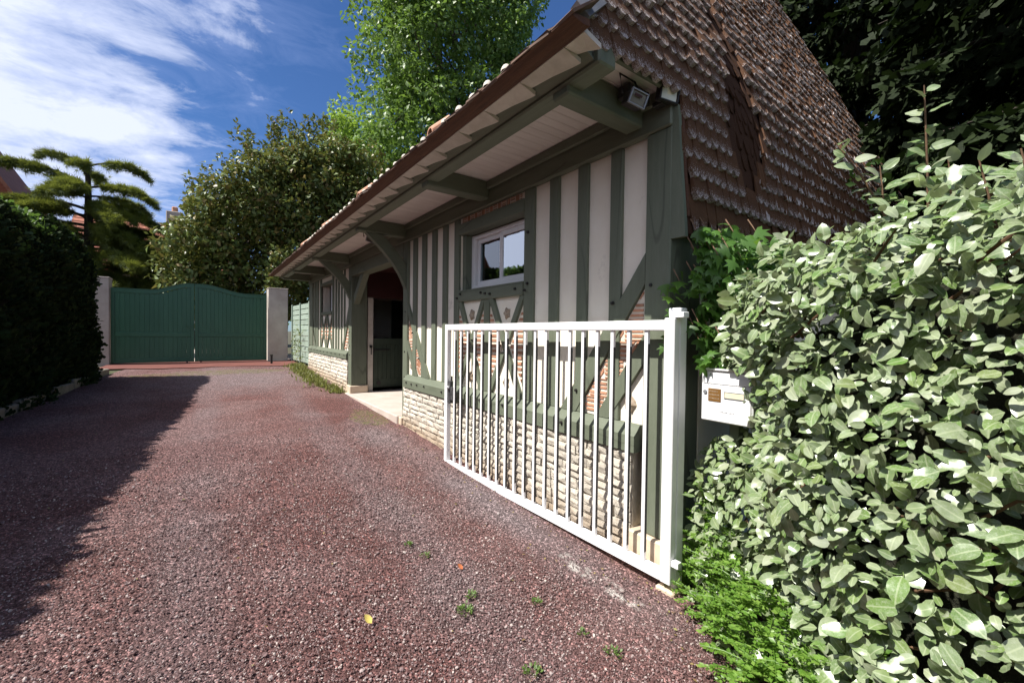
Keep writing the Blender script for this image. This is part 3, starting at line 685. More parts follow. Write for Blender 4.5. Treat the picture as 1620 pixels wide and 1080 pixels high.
# ================================================================ LETTERBOX
MBX = thing('letterbox', (2.72, 1.33, .96), 'white metal letterbox with a brown nameplate, half hidden by silvery leaves', 'letterbox')
X0 = 2.60
B('body', 'pvc', (X0, 1.165, .965), (X0+.30, 1.485, 1.285), .008, MBX)
B('lid', 'pvc', (X0-.012, 1.16, 1.288), (X0+.31, 1.49, 1.30), .004, MBX)
B('slot_flap', 'pvc', (X0-.006, 1.18, 1.205), (X0-.0005, 1.47, 1.245), .002, MBX)
D_ = B('door_panel', 'pvc', (X0-.008, 1.175, .972), (X0-.0005, 1.475, 1.197), .003, MBX)
PL = B('nameplate', 'plaque', (X0-.012, 1.352, 1.095), (X0-.0085, 1.432, 1.175), 0, MBX, 'brown square nameplate with worn lettering')
for j, (n, zz) in enumerate(((6, 1.158), (7, 1.137), (7, 1.114))):       # worn three-line lettering
    for i in range(n):
        yy = 1.424-.0095*i; w = rng.uniform(.004, .006)
        B('letter', 'shell', (X0-.0128, yy-w, zz-.004), (X0-.0122, yy, zz+.004*rng.uniform(.6, 1)), 0, PL)
CP = B('nameplate', 'cream', (X0-.012, 1.213, 1.125), (X0-.0085, 1.328, 1.158), 0, MBX, 'narrow cream name card in a grey frame')
for z0, z1, y0, y1 in ((1.158, 1.162, 1.209, 1.332), (1.121, 1.125, 1.209, 1.332), (1.125, 1.158, 1.209, 1.213), (1.125, 1.158, 1.328, 1.332)): B('frame', 'zinc', (X0-.013, y0, z0), (X0-.0087, y1, z1), 0, CP)
part('lock', 'zinc', lambda q: q.tube([(X0-.016, 1.453, 1.15), (X0-.008, 1.453, 1.15)], .012, 12), parent=MBX)
for i in range(11): B('letter', 'zinc', (X0-.0088, 1.36-.0085*i-.006, 1.03), (X0-.0083, 1.36-.0085*i, 1.033+.002*(i % 3)), 0, D_)
B('stand', 'timber', (X0+.12, 1.30, -.3), (X0+.18, 1.36, .963), .004, MBX)

# ================================================================ LAMPS UNDER THE EAVES
def aimbox(c, d, sx_, sy_, sz_, bev, roll=0.0):
    d = Vector(d).normalized(); r_ = d.cross(Vector((0, 0, 1))).normalized(); u = r_.cross(d)
    r2 = math.cos(roll)*r_+math.sin(roll)*u; u2 = -math.sin(roll)*r_+math.cos(roll)*u
    Mx = np.array([list(r2), list(u2), list(-d)]).T
    return lambda o, s=(sx_, sy_, sz_): (lambda v, f: (v@Mx.T+np.array(c)+Mx@np.array(o), f))(*chamfer((0, 0, 0), (s[0]/2, s[1]/2, s[2]/2), bev))
def flood(c, d, w, h, dep, lab, glass, framem, roll, cat='floodlight'):
    T = thing('floodlight', c, lab, cat); g = aimbox(c, d, w, h, dep, .006, roll)
    part('housing', framem[0], lambda q: q.add(*g((0, 0, .02), (w*.92, h*.92, dep))), parent=T)
    for o, s in (((0, h*.46, -dep*.5), (w, h*.09, .02)), ((0, -h*.46, -dep*.5), (w, h*.09, .02)), ((w*.46, 0, -dep*.5), (w*.08, h*.82, .02)), ((-w*.46, 0, -dep*.5), (w*.08, h*.82, .02))):
        part('rim', framem[1], lambda q: q.add(*g((o[0], o[1], -o[2]*-1), s)), parent=T)
    part('front_glass', glass, lambda q: q.add(*g((0, 0, -dep*.5+.004), (w*.82, h*.80, .006))), parent=T)
    return T, g
T, g = flood((2.215, 1.75, 3.0), (-.35, -.95, -.28), .125, .09, .08, 'square halogen floodlight with a pale metal rim under the eaves corner', 'halogen', ('iron', 'zinc'), R(14))
part('tube_lamp', 'redwood', lambda q: q.add(*g((.01, .012, -.052), (.055, .014, .004))), parent=T)
part('bracket', 'iron', lambda q: q.tube([(2.13, 1.78, 3.03), (2.15, 1.82, 3.178), (2.30, 1.82, 3.178), (2.31, 1.77, 3.05)], .006, 6), parent=T)
part('junction_box', 'iron', lambda q: q.cbox((2.22, 1.80, 3.06), (2.44, 1.90, 3.15), .01), parent=T)
T, g = flood((2.49, 1.70, 3.115), (-.25, -.96, -.12), .155, .125, .035, 'small LED floodlight with a yellowish frosted face beside the shingles', 'lamp_glass', ('iron', 'iron'), R(3))
part('led_chip', 'cream', lambda q: q.add(*g((0, 0, -.016), (.03, .03, .003))), parent=T)
part('bracket', 'iron', lambda q: q.cbox((2.46, 1.72, 3.05), (2.52, 1.80, 3.08), .003), parent=T)
T, g = flood((2.13, 6.75, 2.985), (-.5, -.8, -.45), .15, .11, .08, 'old floodlight hanging from the boarded soffit above the doorway', 'halogen', ('zinc', 'zinc'), R(20))
part('bracket', 'rust', lambda q: q.tube([(2.02, 6.78, 3.0), (2.0, 6.80, 3.178), (2.26, 6.80, 3.178), (2.24, 6.74, 3.0)], .008, 6), parent=T)

# ================================================================ GREEN DRIVEWAY GATE
GY = 16.85
def gtop(x):
    def S(t): t = min(max(t, 0), 1); return t*t*(3-2*t)
    if x < -.24: return 2.69+.26*S((x+1.35)/.95)
    return 2.95-.23*S((x+.05)/1.15)
def leafgate(x0, x1, lab, handle):
    T = thing('gate_leaf', ((x0+x1)/2, GY, .47), lab, 'driveway gate', 'leaves of the green driveway gate')
    n = 14; xs = np.linspace(x0, x1, n)
    B('stile', 'gategreen', (x0, GY-.03, .49), (x0+.085, GY+.03, gtop(x0)-.06), .006, T); B('stile', 'gategreen', (x1-.085, GY-.03, .49), (x1, GY+.03, gtop(x1)-.06), .006, T)
    part('top_rail', 'gategreen', lambda q: q.prism([(x, gtop(x)) for x in xs]+[(x, gtop(x)-.11) for x in xs[::-1]], GY-.034, GY+.032, 'y'), parent=T)
    part('top_capping', 'gategreen', lambda q: q.prism([(x, gtop(x)+.018) for x in xs]+[(x, gtop(x)+.001) for x in xs[::-1]], GY-.045, GY+.045, 'y'), parent=T)
    B('bottom_rail', 'gategreen', (x0+.086, GY-.03, .49), (x1-.086, GY+.03, .62), .006, T); B('middle_rail', 'gategreen', (x0+.086, GY-.033, 1.28), (x1-.086, GY+.03, 1.40), .006, T)
    nb = int((x1-x0-.17)/.105); w = (x1-x0-.17)/nb
    for i in range(nb):
        a = x0+.085+w*i; t = min(gtop(a), gtop(a+w))-.10
        B('board', 'gategreen', (a+.0003, GY-.012, .60), (a+w-.0003, GY+.012, t), .005, T)
    if handle:
        part('lever_handle', 'gategreen', lambda q: (q.cbox((x1-.07, GY-.045, 1.50), (x1-.025, GY-.0305, 1.70), .004), q.tube([(x1-.048, GY-.075, 1.62), (x1-.20, GY-.08, 1.63)], .013, 6), q.tube([(x1-.048, GY-.04, 1.62), (x1-.048, GY-.078, 1.62)], .013, 6)), parent=T)
    B('bottom_stop', 'iron', (x1-.2 if handle else x0+.14, GY-.055, .47), (x1-.16 if handle else x0+.18, GY-.031, .53), .003, T)
leafgate(-2.23, -.285, 'wider leaf of the green boarded driveway gate, carrying the lever handle', True)
leafgate(-.272, 1.72, 'green boarded driveway gate leaf beside the grey rendered pillar near the slatted fence', False)
def pillar(x0, x1, lab):
    T = thing('gate_pillar', ((x0+x1)/2, GY, .45), lab, 'gate pillar', 'pillars of the green driveway gate')
    B('shaft', 'render', (x0, GY-.12, .2), (x1, GY+.42, 2.96), .012, T); B('cap', 'render', (x0-.012, GY-.132, 2.961), (x1+.012, GY+.432, 2.995), .01, T)
pillar(-2.75, -2.25, 'grey rendered gate pillar at the end of the dark clipped hedge'); pillar(1.76, 2.36, 'broad grey rendered gate pillar between the green gate and the slatted fence')
# slatted fence between pillar and building
FA, FB = Vector((2.50, 16.6, 0)), Vector((2.60, 14.06, 0)); fd = (FB-FA).normalized()
FEN = thing('slatted_fence', (2.55, 15.3, .4), 'short pale green slatted fence panel between gate pillar and outbuilding', 'fence')
def fbox(name, s0, s1, x0, x1, z0, z1, mat='slat'):
    q = MB(); v, f = chamfer((0, 0, 0), ((s1-s0)/2, (x1-x0)/2, (z1-z0)/2), .004); n_ = Vector((fd.y, -fd.x, 0)); Mx = np.array([list(fd), list(n_), [0, 0, 1]]).T
    if np.linalg.det(Mx) < 0: f = [k[::-1] for k in f]
    p = FA+fd*(s0+s1)/2+n_*(x0+x1)/2; q.add(v@Mx.T+np.array([p.x, p.y, (z0+z1)/2]), f); return q.build(name, M[mat], FEN)
FL = (FB-FA).length
for i in range(11): fbox('slat', 0, FL, -.012, .012, .50+i*.172+.008, .50+(i+1)*.172-.014)
for s in (.03, FL*.5, FL-.03): fbox('batten', s-.03, s+.03, .0125, .05, .35, 2.42)
# black stop peg
q = MB(); q.cbox((1.70, 15.55, .40), (1.76, 15.61, .72), .008); q.tube([(1.73, 15.58, .70), (1.73, 15.58, .74)], .045, 8)
tag(q.build('gate_stop', M['iron']), 'short black iron gate stop standing in the red apron', 'gate stop')

# ================================================================ GROUND
def sheet(name, xs, ys, mat, lift=0.0, fn=None, kind='structure'):
    X, Y = np.meshgrid(xs, ys, indexing='ij'); Z = gz(X, Y)+lift
    if fn is not None: X, Y, Z = fn(X, Y, Z)
    v = np.stack([X, Y, Z], -1).reshape(-1, 3); nx, ny = X.shape; i = np.arange(nx*ny).reshape(nx, ny)
    f = np.stack([i[:-1, :-1], i[1:, :-1], i[1:, 1:], i[:-1, 1:]], -1).reshape(-1, 4)
    me = npmesh(name, v, f, mat, smooth=True); return place(name, me, (0, 0, 0), kind=kind)
def gravelcol(nt, pos):
    """mottled red-brown gravel, greyer where it is worn along the gate, mossy by the walls"""
    n = noise(nt, pos, .9, 5, .6, .4)
    c = mix(nt, ramp(nt, n, [(.38, 0.), (.66, 1.)]), (.100, .046, .041), (.135, .082, .077))
    sx = nd(nt, 'ShaderNodeSeparateXYZ'); lk(nt, pos, sx.inputs[0]); x, y = sx.outputs[0], sx.outputs[1]
    wob = mth(nt, 'MULTIPLY', mth(nt, 'SUBTRACT', noise(nt, pos, 1.7, 5, .65), .5), 1.1)
    def blob(cx, cy, rx, ry, e0=.75, e1=1.15):
        dx = mth(nt, 'DIVIDE', mth(nt, 'SUBTRACT', x, cx), rx); dy = mth(nt, 'DIVIDE', mth(nt, 'SUBTRACT', y, cy), ry)
        r_ = mth(nt, 'ADD', mth(nt, 'SQRT', mth(nt, 'ADD', mth(nt, 'MULTIPLY', dx, dx), mth(nt, 'MULTIPLY', dy, dy))), wob)
        return ramp(nt, r_, [(e0, 1.), (e1, 0.)])
    g = blob(2.18, 3.3, .34, 2.6, .2, 1.5); g2 = blob(2.0, 6.0, .5, 1.4, .2, 1.5); g3 = blob(.9, 12.3, 2.2, 2.6, .2, 1.6); g4 = blob(-.1, 6.5, .7, 3.5, .2, 1.5)
    grey = mth(nt, 'MAXIMUM', mth(nt, 'MAXIMUM', g, mth(nt, 'MULTIPLY', g2, .8)), mth(nt, 'MAXIMUM', mth(nt, 'MULTIPLY', g3, .85), mth(nt, 'MULTIPLY', g4, .3)))
    tr = mth(nt, 'ABSOLUTE', mth(nt, 'SUBTRACT', mth(nt, 'ABSOLUTE', mth(nt, 'SUBTRACT', mth(nt, 'ADD', x, mth(nt, 'MULTIPLY', wob, .12)), mth(nt, 'ADD', .55, mth(nt, 'MULTIPLY', y, .02)))), .72))
    track = ramp(nt, tr, [(.10, 1.0), (.30, 0.0)])                      # the two worn wheel tracks
    grey = mth(nt, 'MAXIMUM', grey, mth(nt, 'MULTIPLY', track, mth(nt, 'MULTIPLY', n, .75)))
    return c, grey, x, y, blob
def gravel_ground():
    m, nt, b, _ = newmat('fine_red_gravel'); ge = nd(nt, 'ShaderNodeNewGeometry'); pos = ge.outputs['Position']
    c, grey, x, y, blob = gravelcol(nt, pos)
    c = mix(nt, mth(nt, 'MULTIPLY', grey, .8), c, (.145, .118, .12))
    vo = nd(nt, 'ShaderNodeTexVoronoi', Scale=85.0); lk(nt, pos, vo.inputs['Vector'])
    hs = nd(nt, 'ShaderNodeSeparateColor'); lk(nt, vo.outputs['Color'], hs.inputs[0])
    k = ramp(nt, hs.outputs[0], [(0., .5), (.6, 1.1), (.86, 1.8), (1., 3.6)])
    c = mix(nt, 1.0, c, k, 'MULTIPLY')
    moss = mth(nt, 'MAXIMUM', mth(nt, 'MAXIMUM', blob(2.22, 7.2, .30, .75), blob(.55, 13.6, 1.5, .5)), mth(nt, 'MAXIMUM', blob(2.2, 12.4, .30, 1.4), blob(-.9, 13.4, .7, .35)))
    moss = mth(nt, 'MULTIPLY', moss, ramp(nt, noise(nt, pos, 14, 5, .7), [(.44, 0.), (.62, 1.)]))
    c = mix(nt, mth(nt, 'MULTIPLY', moss, .75), c, (.12, .135, .03))
    lime = mth(nt, 'MULTIPLY', blob(2.17, 1.95, .10, .5), ramp(nt, noise(nt, pos, 9, 6, .7), [(.48, 0.), (.62, 1.)]))
    c = mix(nt, mth(nt, 'MULTIPLY', lime, .8), c, (.52, .49, .45))
    lk(nt, c, b.inputs['Base Color']); b.inputs['Roughness'].default_value = .9; b.inputs['Specular IOR Level'].default_value = .25
    h = mth(nt, 'ADD', mth(nt, 'MULTIPLY', vo.outputs['Distance'], -1.0), mth(nt, 'MULTIPLY', noise(nt, pos, 220, 3), .4))
    bump(nt, b, h, .9, .012); return m
M['gravel'] = gravel_ground()
M['earth'] = simple('garden_soil', (.05, .04, .028), (.09, .075, .045), 2, .95, .8, 18, dist=.03, stain=((.05, .075, .02), 1.2, .5))
M['apron'] = simple('red_resin_apron', (.13, .042, .032), (.17, .06, .045), 3, .8, .5, 130, dist=.004)
g = np.concatenate([[-1500, -600, -250, -100, -60], np.arange(-40, 41, 2.0), [60, 100, 250, 600, 1500]])
sheet('ground', g, g, M['earth'], -.03)
def HX(y): return -3.25+.125*(np.asarray(y, float)-3.0)            # hedge foot / kerb line
def drive(X, Y, Z):
    t = X; x0 = HX(Y)+.02; x1 = np.where(Y > 1.6, 2.60, 2.9); return x0+(x1-x0)*t, Y, Z+.012*np.sin(X*9+Y*2.3)*np.sin(Y*3.1)*.5
sheet('driveway', np.linspace(0, 1, 60), np.arange(-6, 15.4, .12), M['gravel'], -.012, drive)
sheet('driveway_apron', np.linspace(-2.3, 2.5, 20), np.linspace(14.9, 17.4, 14), M['apron'], .004, lambda X, Y, Z: (X, np.where(Y < 15, Y+.12*np.sin(X*2.1)+.06*np.sin(X*7)-.08*X, Y), Z))
sheet('outer_drive', np.linspace(-3, 3, 12), np.linspace(17.45, 27, 20), M['concrete'], .0)
part_k = MB()
for y in np.arange(-6, 13.4, 1.0):
    a, b_ = float(HX(y)), float(HX(y+1)); z = float(gz(0, y+.5))
    k = MB(); v, f = chamfer((0, 0, 0), (.05, .495, .11), .015, .002); an = math.atan2(-(b_-a), 1.0); c_, s_ = math.cos(an), math.sin(an)
    v = v@np.array([[c_, -s_, 0], [s_, c_, 0], [0, 0, 1]]).T+np.array([(a+b_)/2-.05, y+.5, z+.03]); k.add(v, f)
    if y == -6: KERB = k.build('kerb', M['kerb'], kind='structure')
    else: k.build('kerb_stone', M['kerb'], KERB)

# ---- loose gravel: real pebbles near the camera, instanced on points
def pebbles():
    pts = []
    for (y0, y1, dens, s0) in ((.2, 2.6, 9500, 1.0), (2.6, 4.2, 5200, 1.1), (4.2, 7.0, 2200, 1.25)):
        n = int(dens*(y1-y0)*4.6); x = rng.uniform(-2.6, 2.52, n); y = rng.uniform(y0, y1, n)
        P = np.stack([x, y, gz(x, y)-.004], -1); px, py, d = proj(P); ok = (d > .5) & (px > -60) & (px < 1230) & (py < 1130) & ((x < 2.36) | (y < 1.3))
        gap = np.exp(-((x-2.18)/.26)**2)*(y > 1.5)          # worn smooth strip along the gate
        ok &= rng.random(n) > .75*gap; ok &= rng.random(n) < np.clip((7.0-y)/2.2, 0, 1)
        P = P[ok]; s = s0*np.clip(rng.lognormal(0, .36, len(P)), .45, 3.0)*.0045; pts.append((P, s))
    P = np.concatenate([p for p, _ in pts]); s = np.concatenate([q for _, q in pts])
    me = bpy.data.meshes.new('gravel'); me.vertices.add(len(P)); me.vertices.foreach_set('co', P.astype(np.float32).ravel())
    a = me.attributes.new('siz', 'FLOAT_VECTOR', 'POINT'); sz = np.stack([s, s*rng.uniform(.6, .95, len(s)), s*rng.uniform(.35, .65, len(s))], -1); a.data.foreach_set('vector', sz.astype(np.float32).ravel())
    a = me.attributes.new('rot', 'FLOAT_VECTOR', 'POINT'); a.data.foreach_set('vector', np.stack([rng.normal(0, .5, len(s)), rng.normal(0, .5, len(s)), rng.uniform(0, 6.28, len(s))], -1).astype(np.float32).ravel())
    m, nt, b, _ = newmat('pebble'); ge = nd(nt, 'ShaderNodeNewGeometry'); oi = nd(nt, 'ShaderNodeObjectInfo')
    c, grey, x, y, blob = gravelcol(nt, ge.outputs['Position'])
    q = ramp(nt, oi.outputs['Random'], [(0, (.05, .024, .023)), (.32, (.12, .060, .056)), (.6, (.185, .118, .112)), (.77, (.28, .21, .205)), (.91, (.46, .38, .36)), (1, (.72, .64, .57))])
    c = mix(nt, .35, q, c); c = mix(nt, mth(nt, 'MULTIPLY', grey, .75), c, mix(nt, oi.outputs['Random'], (.09, .072, .075), (.24, .20, .20)))
    lk(nt, c, b.inputs['Base Color']); b.inputs['Roughness'].default_value = .75; b.inputs['Specular IOR Level'].default_value = .3
    ng = bpy.data.node_groups.new('gravel_scatter', 'GeometryNodeTree')
    ng.interface.new_socket(name='Geometry', in_out='INPUT', socket_type='NodeSocketGeometry'); ng.interface.new_socket(name='Geometry', in_out='OUTPUT', socket_type='NodeSocketGeometry')
    gi = ng.nodes.new('NodeGroupInput'); go = ng.nodes.new('NodeGroupOutput'); ico = ng.nodes.new('GeometryNodeMeshIcoSphere'); ico.inputs['Subdivisions'].default_value = 1; ico.inputs['Radius'].default_value = 1.0
    sm = ng.nodes.new('GeometryNodeSetMaterial'); sm.inputs['Material'].default_value = m; ng.links.new(ico.outputs[0], sm.inputs[0])
    ip = ng.nodes.new('GeometryNodeInstanceOnPoints'); ng.links.new(gi.outputs[0], ip.inputs['Points']); ng.links.new(sm.outputs[0], ip.inputs['Instance'])
    for nm, sk in (('siz', 'Scale'), ('rot', 'Rotation')):
        na = ng.nodes.new('GeometryNodeInputNamedAttribute'); na.data_type = 'FLOAT_VECTOR'; na.inputs[0].default_value = nm
        if sk == 'Rotation':
            e = ng.nodes.new('FunctionNodeEulerToRotation'); ng.links.new(na.outputs[0], e.inputs[0]); ng.links.new(e.outputs[0], ip.inputs[sk])
        else: ng.links.new(na.outputs[0], ip.inputs[sk])
    ng.links.new(ip.outputs[0], go.inputs[0])
    o = place('gravel', me, (0, 0, 0), kind='stuff'); md = o.modifiers.new('scatter', 'NODES'); md.node_group = ng; me.materials.append(m)
    o['label'] = 'loose red and grey gravel covering the driveway'
    print('pebbles', len(P))
pebbles()
# ================================================================ FOLIAGE
def leaf_tmpl(kind='ovate', n=4, width=.5, fold=.25, curl=.25, wave=0.0, teeth=False):
    """unit leaf: base at 0, tip along +y, midrib fold, two rows of quads"""
    t = np.linspace(0, 1, n+1); v = []; f = []
    for i, a in enumerate(t):
        w = width*.5*math.sin(math.pi*min(1, a**.82))**.62 if 0 < a < 1 else 0.004
        zc = -curl*(a-.3)**2; z = zc+fold*w
        v += [(-w, a, z+wave*math.sin(a*13)), (0, a, zc), (w, a, z+wave*math.cos(a*11))]
    for i in range(n):
        o = 3*i; f += [(o, o+1, o+4, o+3), (o+1, o+2, o+5, o+4)]
    return np.array(v), np.array(f)
def maple_tmpl():
    ang = np.array([-115, -88, -62, -40, -28, -12, 0, 12, 28, 40, 62, 88, 115])*math.pi/180
    rad = np.array([.34, .48, .26, .62, .34, .50, .78, .50, .34, .62, .26, .48, .34])
    v = [(0, .12, .02)]+[(r_*math.sin(a), .16+r_*math.cos(a), -.12*r_*r_-.05*abs(math.sin(a))) for a, r_ in zip(ang, rad)]+[(0, 0, .02)]
    f = [(0, i+1, i+2) for i in range(12)]+[(0, 14, 1), (0, 13, 14)]
    f = [q+(q[2],) if False else q for q in f]
    return np.array(v), np.array(f)
def frames(D, N):
    D = D/np.linalg.norm(D, axis=1, keepdims=True); S = np.cross(D, N); S /= np.maximum(np.linalg.norm(S, axis=1, keepdims=True), 1e-6); return D, S, np.cross(S, D)
def leaves(name, tmpl, P, D, N, S, mat, parent=None, kind='stuff', rnd=None, smooth=False, label=None):
    v, f = tmpl; D, Sd, Nn = frames(D, N); k = len(v); n = len(P)
    V = P[:, None, :]+S[:, None, None]*(v[None, :, 0:1]*Sd[:, None, :]+v[None, :, 1:2]*D[:, None, :]+v[None, :, 2:3]*Nn[:, None, :])
    F = (f[None, :, :]+(np.arange(n)*k)[:, None, None]).reshape(-1, f.shape[1])
    rnd = rng.random(n) if rnd is None else rnd
    V = V.reshape(-1, 3); c = V.mean(0)
    me = npmesh(name, V-c, F, mat, np.repeat(rnd, k), smooth=smooth); addmid(me, v, n); return place(name, me, c, parent, label, kind)
def addmid(me, v, n):
    a = me.attributes.new('mid', 'FLOAT', 'POINT'); a.data.foreach_set('value', np.tile(np.minimum(1, np.abs(v[:, 0])*4), n).astype(np.float32))
def unit(n): v = rng.normal(size=(n, 3)); return v/np.linalg.norm(v, axis=1, keepdims=True)
def blobs(centers, radii, per, shell=.55, squash=(1, 1, 1)):
    """leaf positions and outward normals clustered round many small clump centres"""
    C = np.repeat(centers, per, 0); Rr = np.repeat(radii, per); u = unit(len(C)); r_ = (shell+(1-shell)*rng.random(len(C)))**(1/2.)
    return C+u*(Rr*r_)[:, None]*np.array(squash), u
SMALL = leaf_tmpl(n=2, width=.55, fold=.2, curl=.3)
TINY = (np.array([(-.22, .0, 0), (.22, .1, .04), (0, 1, -.05)]), np.array([(0, 1, 2)]))
SPRAY = (np.array([(-.05, 0, 0), (.05, 0, 0), (.30, .45, .02), (.10, .55, 0), (.22, .85, -.05), (0, 1.0, -.1), (-.22, .8, -.05), (-.10, .5, 0), (-.30, .42, .02)]),
         np.array([(0, 1, 3, 7), (1, 2, 3, 3), (7, 8, 0, 0), (3, 4, 5, 7), (5, 6, 7, 7)]))
def tri(t): # split to triangles
    v, f = t; out = []
    for q in f:
        q = list(dict.fromkeys(q)); out += [(q[0], q[i], q[i+1]) for i in range(1, len(q)-1)]
    return v, np.array(out)
SPRAY = tri(SPRAY)
def crown(cs, rs, per, mat, parent, size, name='crown', tmpl=SMALL, up=.45, shell=.5, squash=(1, 1, .85), droop=0.0, jit=.8):
    P, u = blobs(cs, rs, per, shell, squash); n = len(P)
    N = u*.7+np.array([0, 0, up])+rng.normal(0, jit*.5, (n, 3)); D = rng.normal(0, 1, (n, 3))*jit+u*.6+np.array([0, 0, -droop])
    S = size*rng.uniform(.65, 1.35, n); return leaves(name, tmpl, P, D, N, S, mat, parent)
def limbs(T, base, top, r0, targets, mat, r1=.02, n=8):
    q = MB(); pts = [Vector(base).lerp(Vector(top), t)+Vector((.12*math.sin(5*t), .1*math.sin(3*t+1), 0))*r0*3 for t in np.linspace(0, 1, 7)]
    q.tube(pts, [r0*(1-.75*t) for t in np.linspace(0, 1, 7)], n); q.build('trunk', mat, T)
    b = MB()
    for c in targets:
        t = rng.uniform(.25, .95); s = Vector(base).lerp(Vector(top), t); e = Vector(c); mid = s.lerp(e, .5)+Vector((0, 0, .25*(e-s).length*.3))
        b.tube([s, mid, e], [r0*.28*(1-.5*t), r0*.16, .012], 5)
    b.build('limbs', mat, T)

# ---- tall bright tree behind the roof
L_BRIGHT = leafmat('bright_leaf', [(.075, .15, .022), (.105, .19, .032), (.14, .22, .05)], .45, .34, (.22, .36, .05))
T = thing('broadleaf_tree', (10.2, 20.5, .4), 'tall bright green broadleaf tree rising behind the roof', 'tree')
cs = []; 
for z in np.arange(3.2, 23, .6):
    rx = 4.8*(1-.22*((z-13)/9)**2); nn = 25
    for _ in range(nn):
        a = rng.uniform(0, 2*math.pi); q = math.sqrt(rng.uniform(.25, 1)); cs.append((11.0+rx*q*math.cos(a)*1.12-.10*(z-15), 20.5+rx*.85*q*math.sin(a), z+rng.uniform(-.4, .4)))
cs = np.array(cs); cs = cs[rng.random(len(cs)) > .06]
crown(cs, rng.uniform(.55, 1.0, len(cs)), 120, L_BRIGHT, T, .24, squash=(1, 1, .8), droop=.4)
limbs(T, (10.4, 20.6, .3), (9.8, 20.4, 21), .34, cs[rng.choice(len(cs), 60)], M['bark'])
T = thing('broadleaf_tree', (5.5, 25, .4), 'pale green leafy tree top showing beside the tall bright tree', 'tree')
cs = np.stack([6.6+rng.normal(0, 1.2, 170), 25+rng.normal(0, 1.2, 170), rng.uniform(4, 14.6, 170)], -1); cs[:, 2] -= np.clip(6.8-cs[:, 0], 0, 9)*1.1
crown(cs, rng.uniform(.4, .8, len(cs)), 80, leafmat('pale_leaf', [(.12, .21, .03), (.17, .27, .05)], .5, .45, (.34, .5, .06)), T, .22)
limbs(T, (6, 25, .3), (6.2, 25, 11), .22, cs[:20], M['bark'])

# ---- dark glossy evergreen behind the gate
L_PHOT = leafmat('dark_glossy_leaf', [(.048, .092, .02), (.068, .135, .028), (.095, .17, .035), (.12, .185, .04), (.22, .155, .055)], .42, .28, (.17, .17, .035), spec=.35)
T = thing('evergreen_tree', (2.6, 20.2, .4), 'dense dark evergreen with bronze young leaves behind the grey gate pillar', 'tree')
prof = [(-.9, 5.0), (-.2, 6.3), (.5, 7.4), (1.4, 8.4), (2.2, 9.0), (3.2, 9.3), (4.4, 9.8), (5.6, 10.2), (6.6, 9.8)]
cs = []
for _ in range(560):
    x = rng.uniform(-1.0, 6.4); zt = np.interp(x, [a for a, _ in prof], [b for _, b in prof]); q = rng.random(); z = zt-.5-(zt-2.6)*q**1.3; yy = 20.2+rng.uniform(-1, 1)*2.2*(1-.35*abs(1-2*(z-2)/9))
    cs.append((x, max(yy, 18.1), z))
cs = np.array(cs); crown(cs, rng.uniform(.35, .72, len(cs)), 95, L_PHOT, T, .20, droop=.3)
tips = np.array([(x+rng.normal(0, .15), 19.8+rng.normal(0, .7), np.interp(x, [a for a, _ in prof], [b for _, b in prof])+rng.uniform(-.1, .9)) for x in rng.uniform(-.9, 4.5, 60)])
crown(tips, rng.uniform(.12, .26, len(tips)), 34, L_PHOT, T, .17, name='shoots', squash=(.7, .7, 1.7))
hang = np.stack([rng.uniform(1.9, 3.2, 46), rng.uniform(17.3, 18.4, 46), rng.uniform(2.9, 4.6, 46)], -1)
crown(hang, rng.uniform(.15, .35, len(hang)), 36, L_PHOT, T, .17, name='low_sprays')
limbs(T, (2.6, 20.3, .3), (2.9, 20.2, 8.5), .2, cs[:50], M['bark'])

# ---- cedar
L_CED = leafmat('cedar_needle', [(.028, .05, .012), (.06, .095, .017), (.16, .195, .032)], .6, .35, (.24, .27, .04))
T = thing('cedar_tree', (-3.55, 22, .4), 'cedar with flat drooping tiers of yellow-green needles against the sky', 'tree')
bg_ = MB(); PP = []; DD = []; NNn = []
bg_.tube([(-3.55, 22, .3), (-3.5, 22, 4), (-3.52, 22.05, 7.0), (-3.56, 22, 7.55)], [.20, .16, .08, .03], 8)
def bough(z0, az, L, rise, droop, dens=1.0):
    d = Vector((math.cos(az), math.sin(az), 0)); s = Vector((-d.y, d.x, 0)); pts = []
    for t in np.linspace(0, 1, 8): pts.append(Vector((-3.53, 22, z0))+d*L*t+Vector((0, 0, rise*L*(t-.6*t*t)*1.6-droop*L*t**3))+s*.08*math.sin(6*t+az))
    bg_.tube(pts, [max(.006, .05*(1-t)*L/2.2) for t in np.linspace(0, 1, 8)], 5, False)
    for _ in range(int(85*L*dens)):
        t = rng.uniform(.10, 1.0)**.8; i = min(6, int(t*7)); p = pts[i].lerp(pts[i+1], t*7-i); sg = 1 if rng.random() < .5 else -1
        wl = (.10+.36*L/2.4*math.sin(math.pi*min(1, t*.88+.08)))*rng.uniform(.45, 1.25); bd = (d*rng.uniform(.5, 1.1)+s*sg*rng.uniform(.5, 1.0)).normalized(); dz = rng.uniform(-.1, .12)
        for u_ in np.linspace(.05, 1, max(4, int(wl/.028))):
            q = p+bd*wl*u_+Vector((0, 0, dz*u_-.42*wl*u_*u_)); e = Vector(rng.normal(0, 1, 3)); PP.append(q+e*.012); hang = rng.random() < .42
            DD.append(Vector((e.x*.35, e.y*.35, -1)) if hang else bd*.7+e*.5+Vector((0, 0, .35))); NNn.append(Vector((e.y, -e.x, .4)) if hang else Vector((e.x*.4, e.y*.4, 1)))
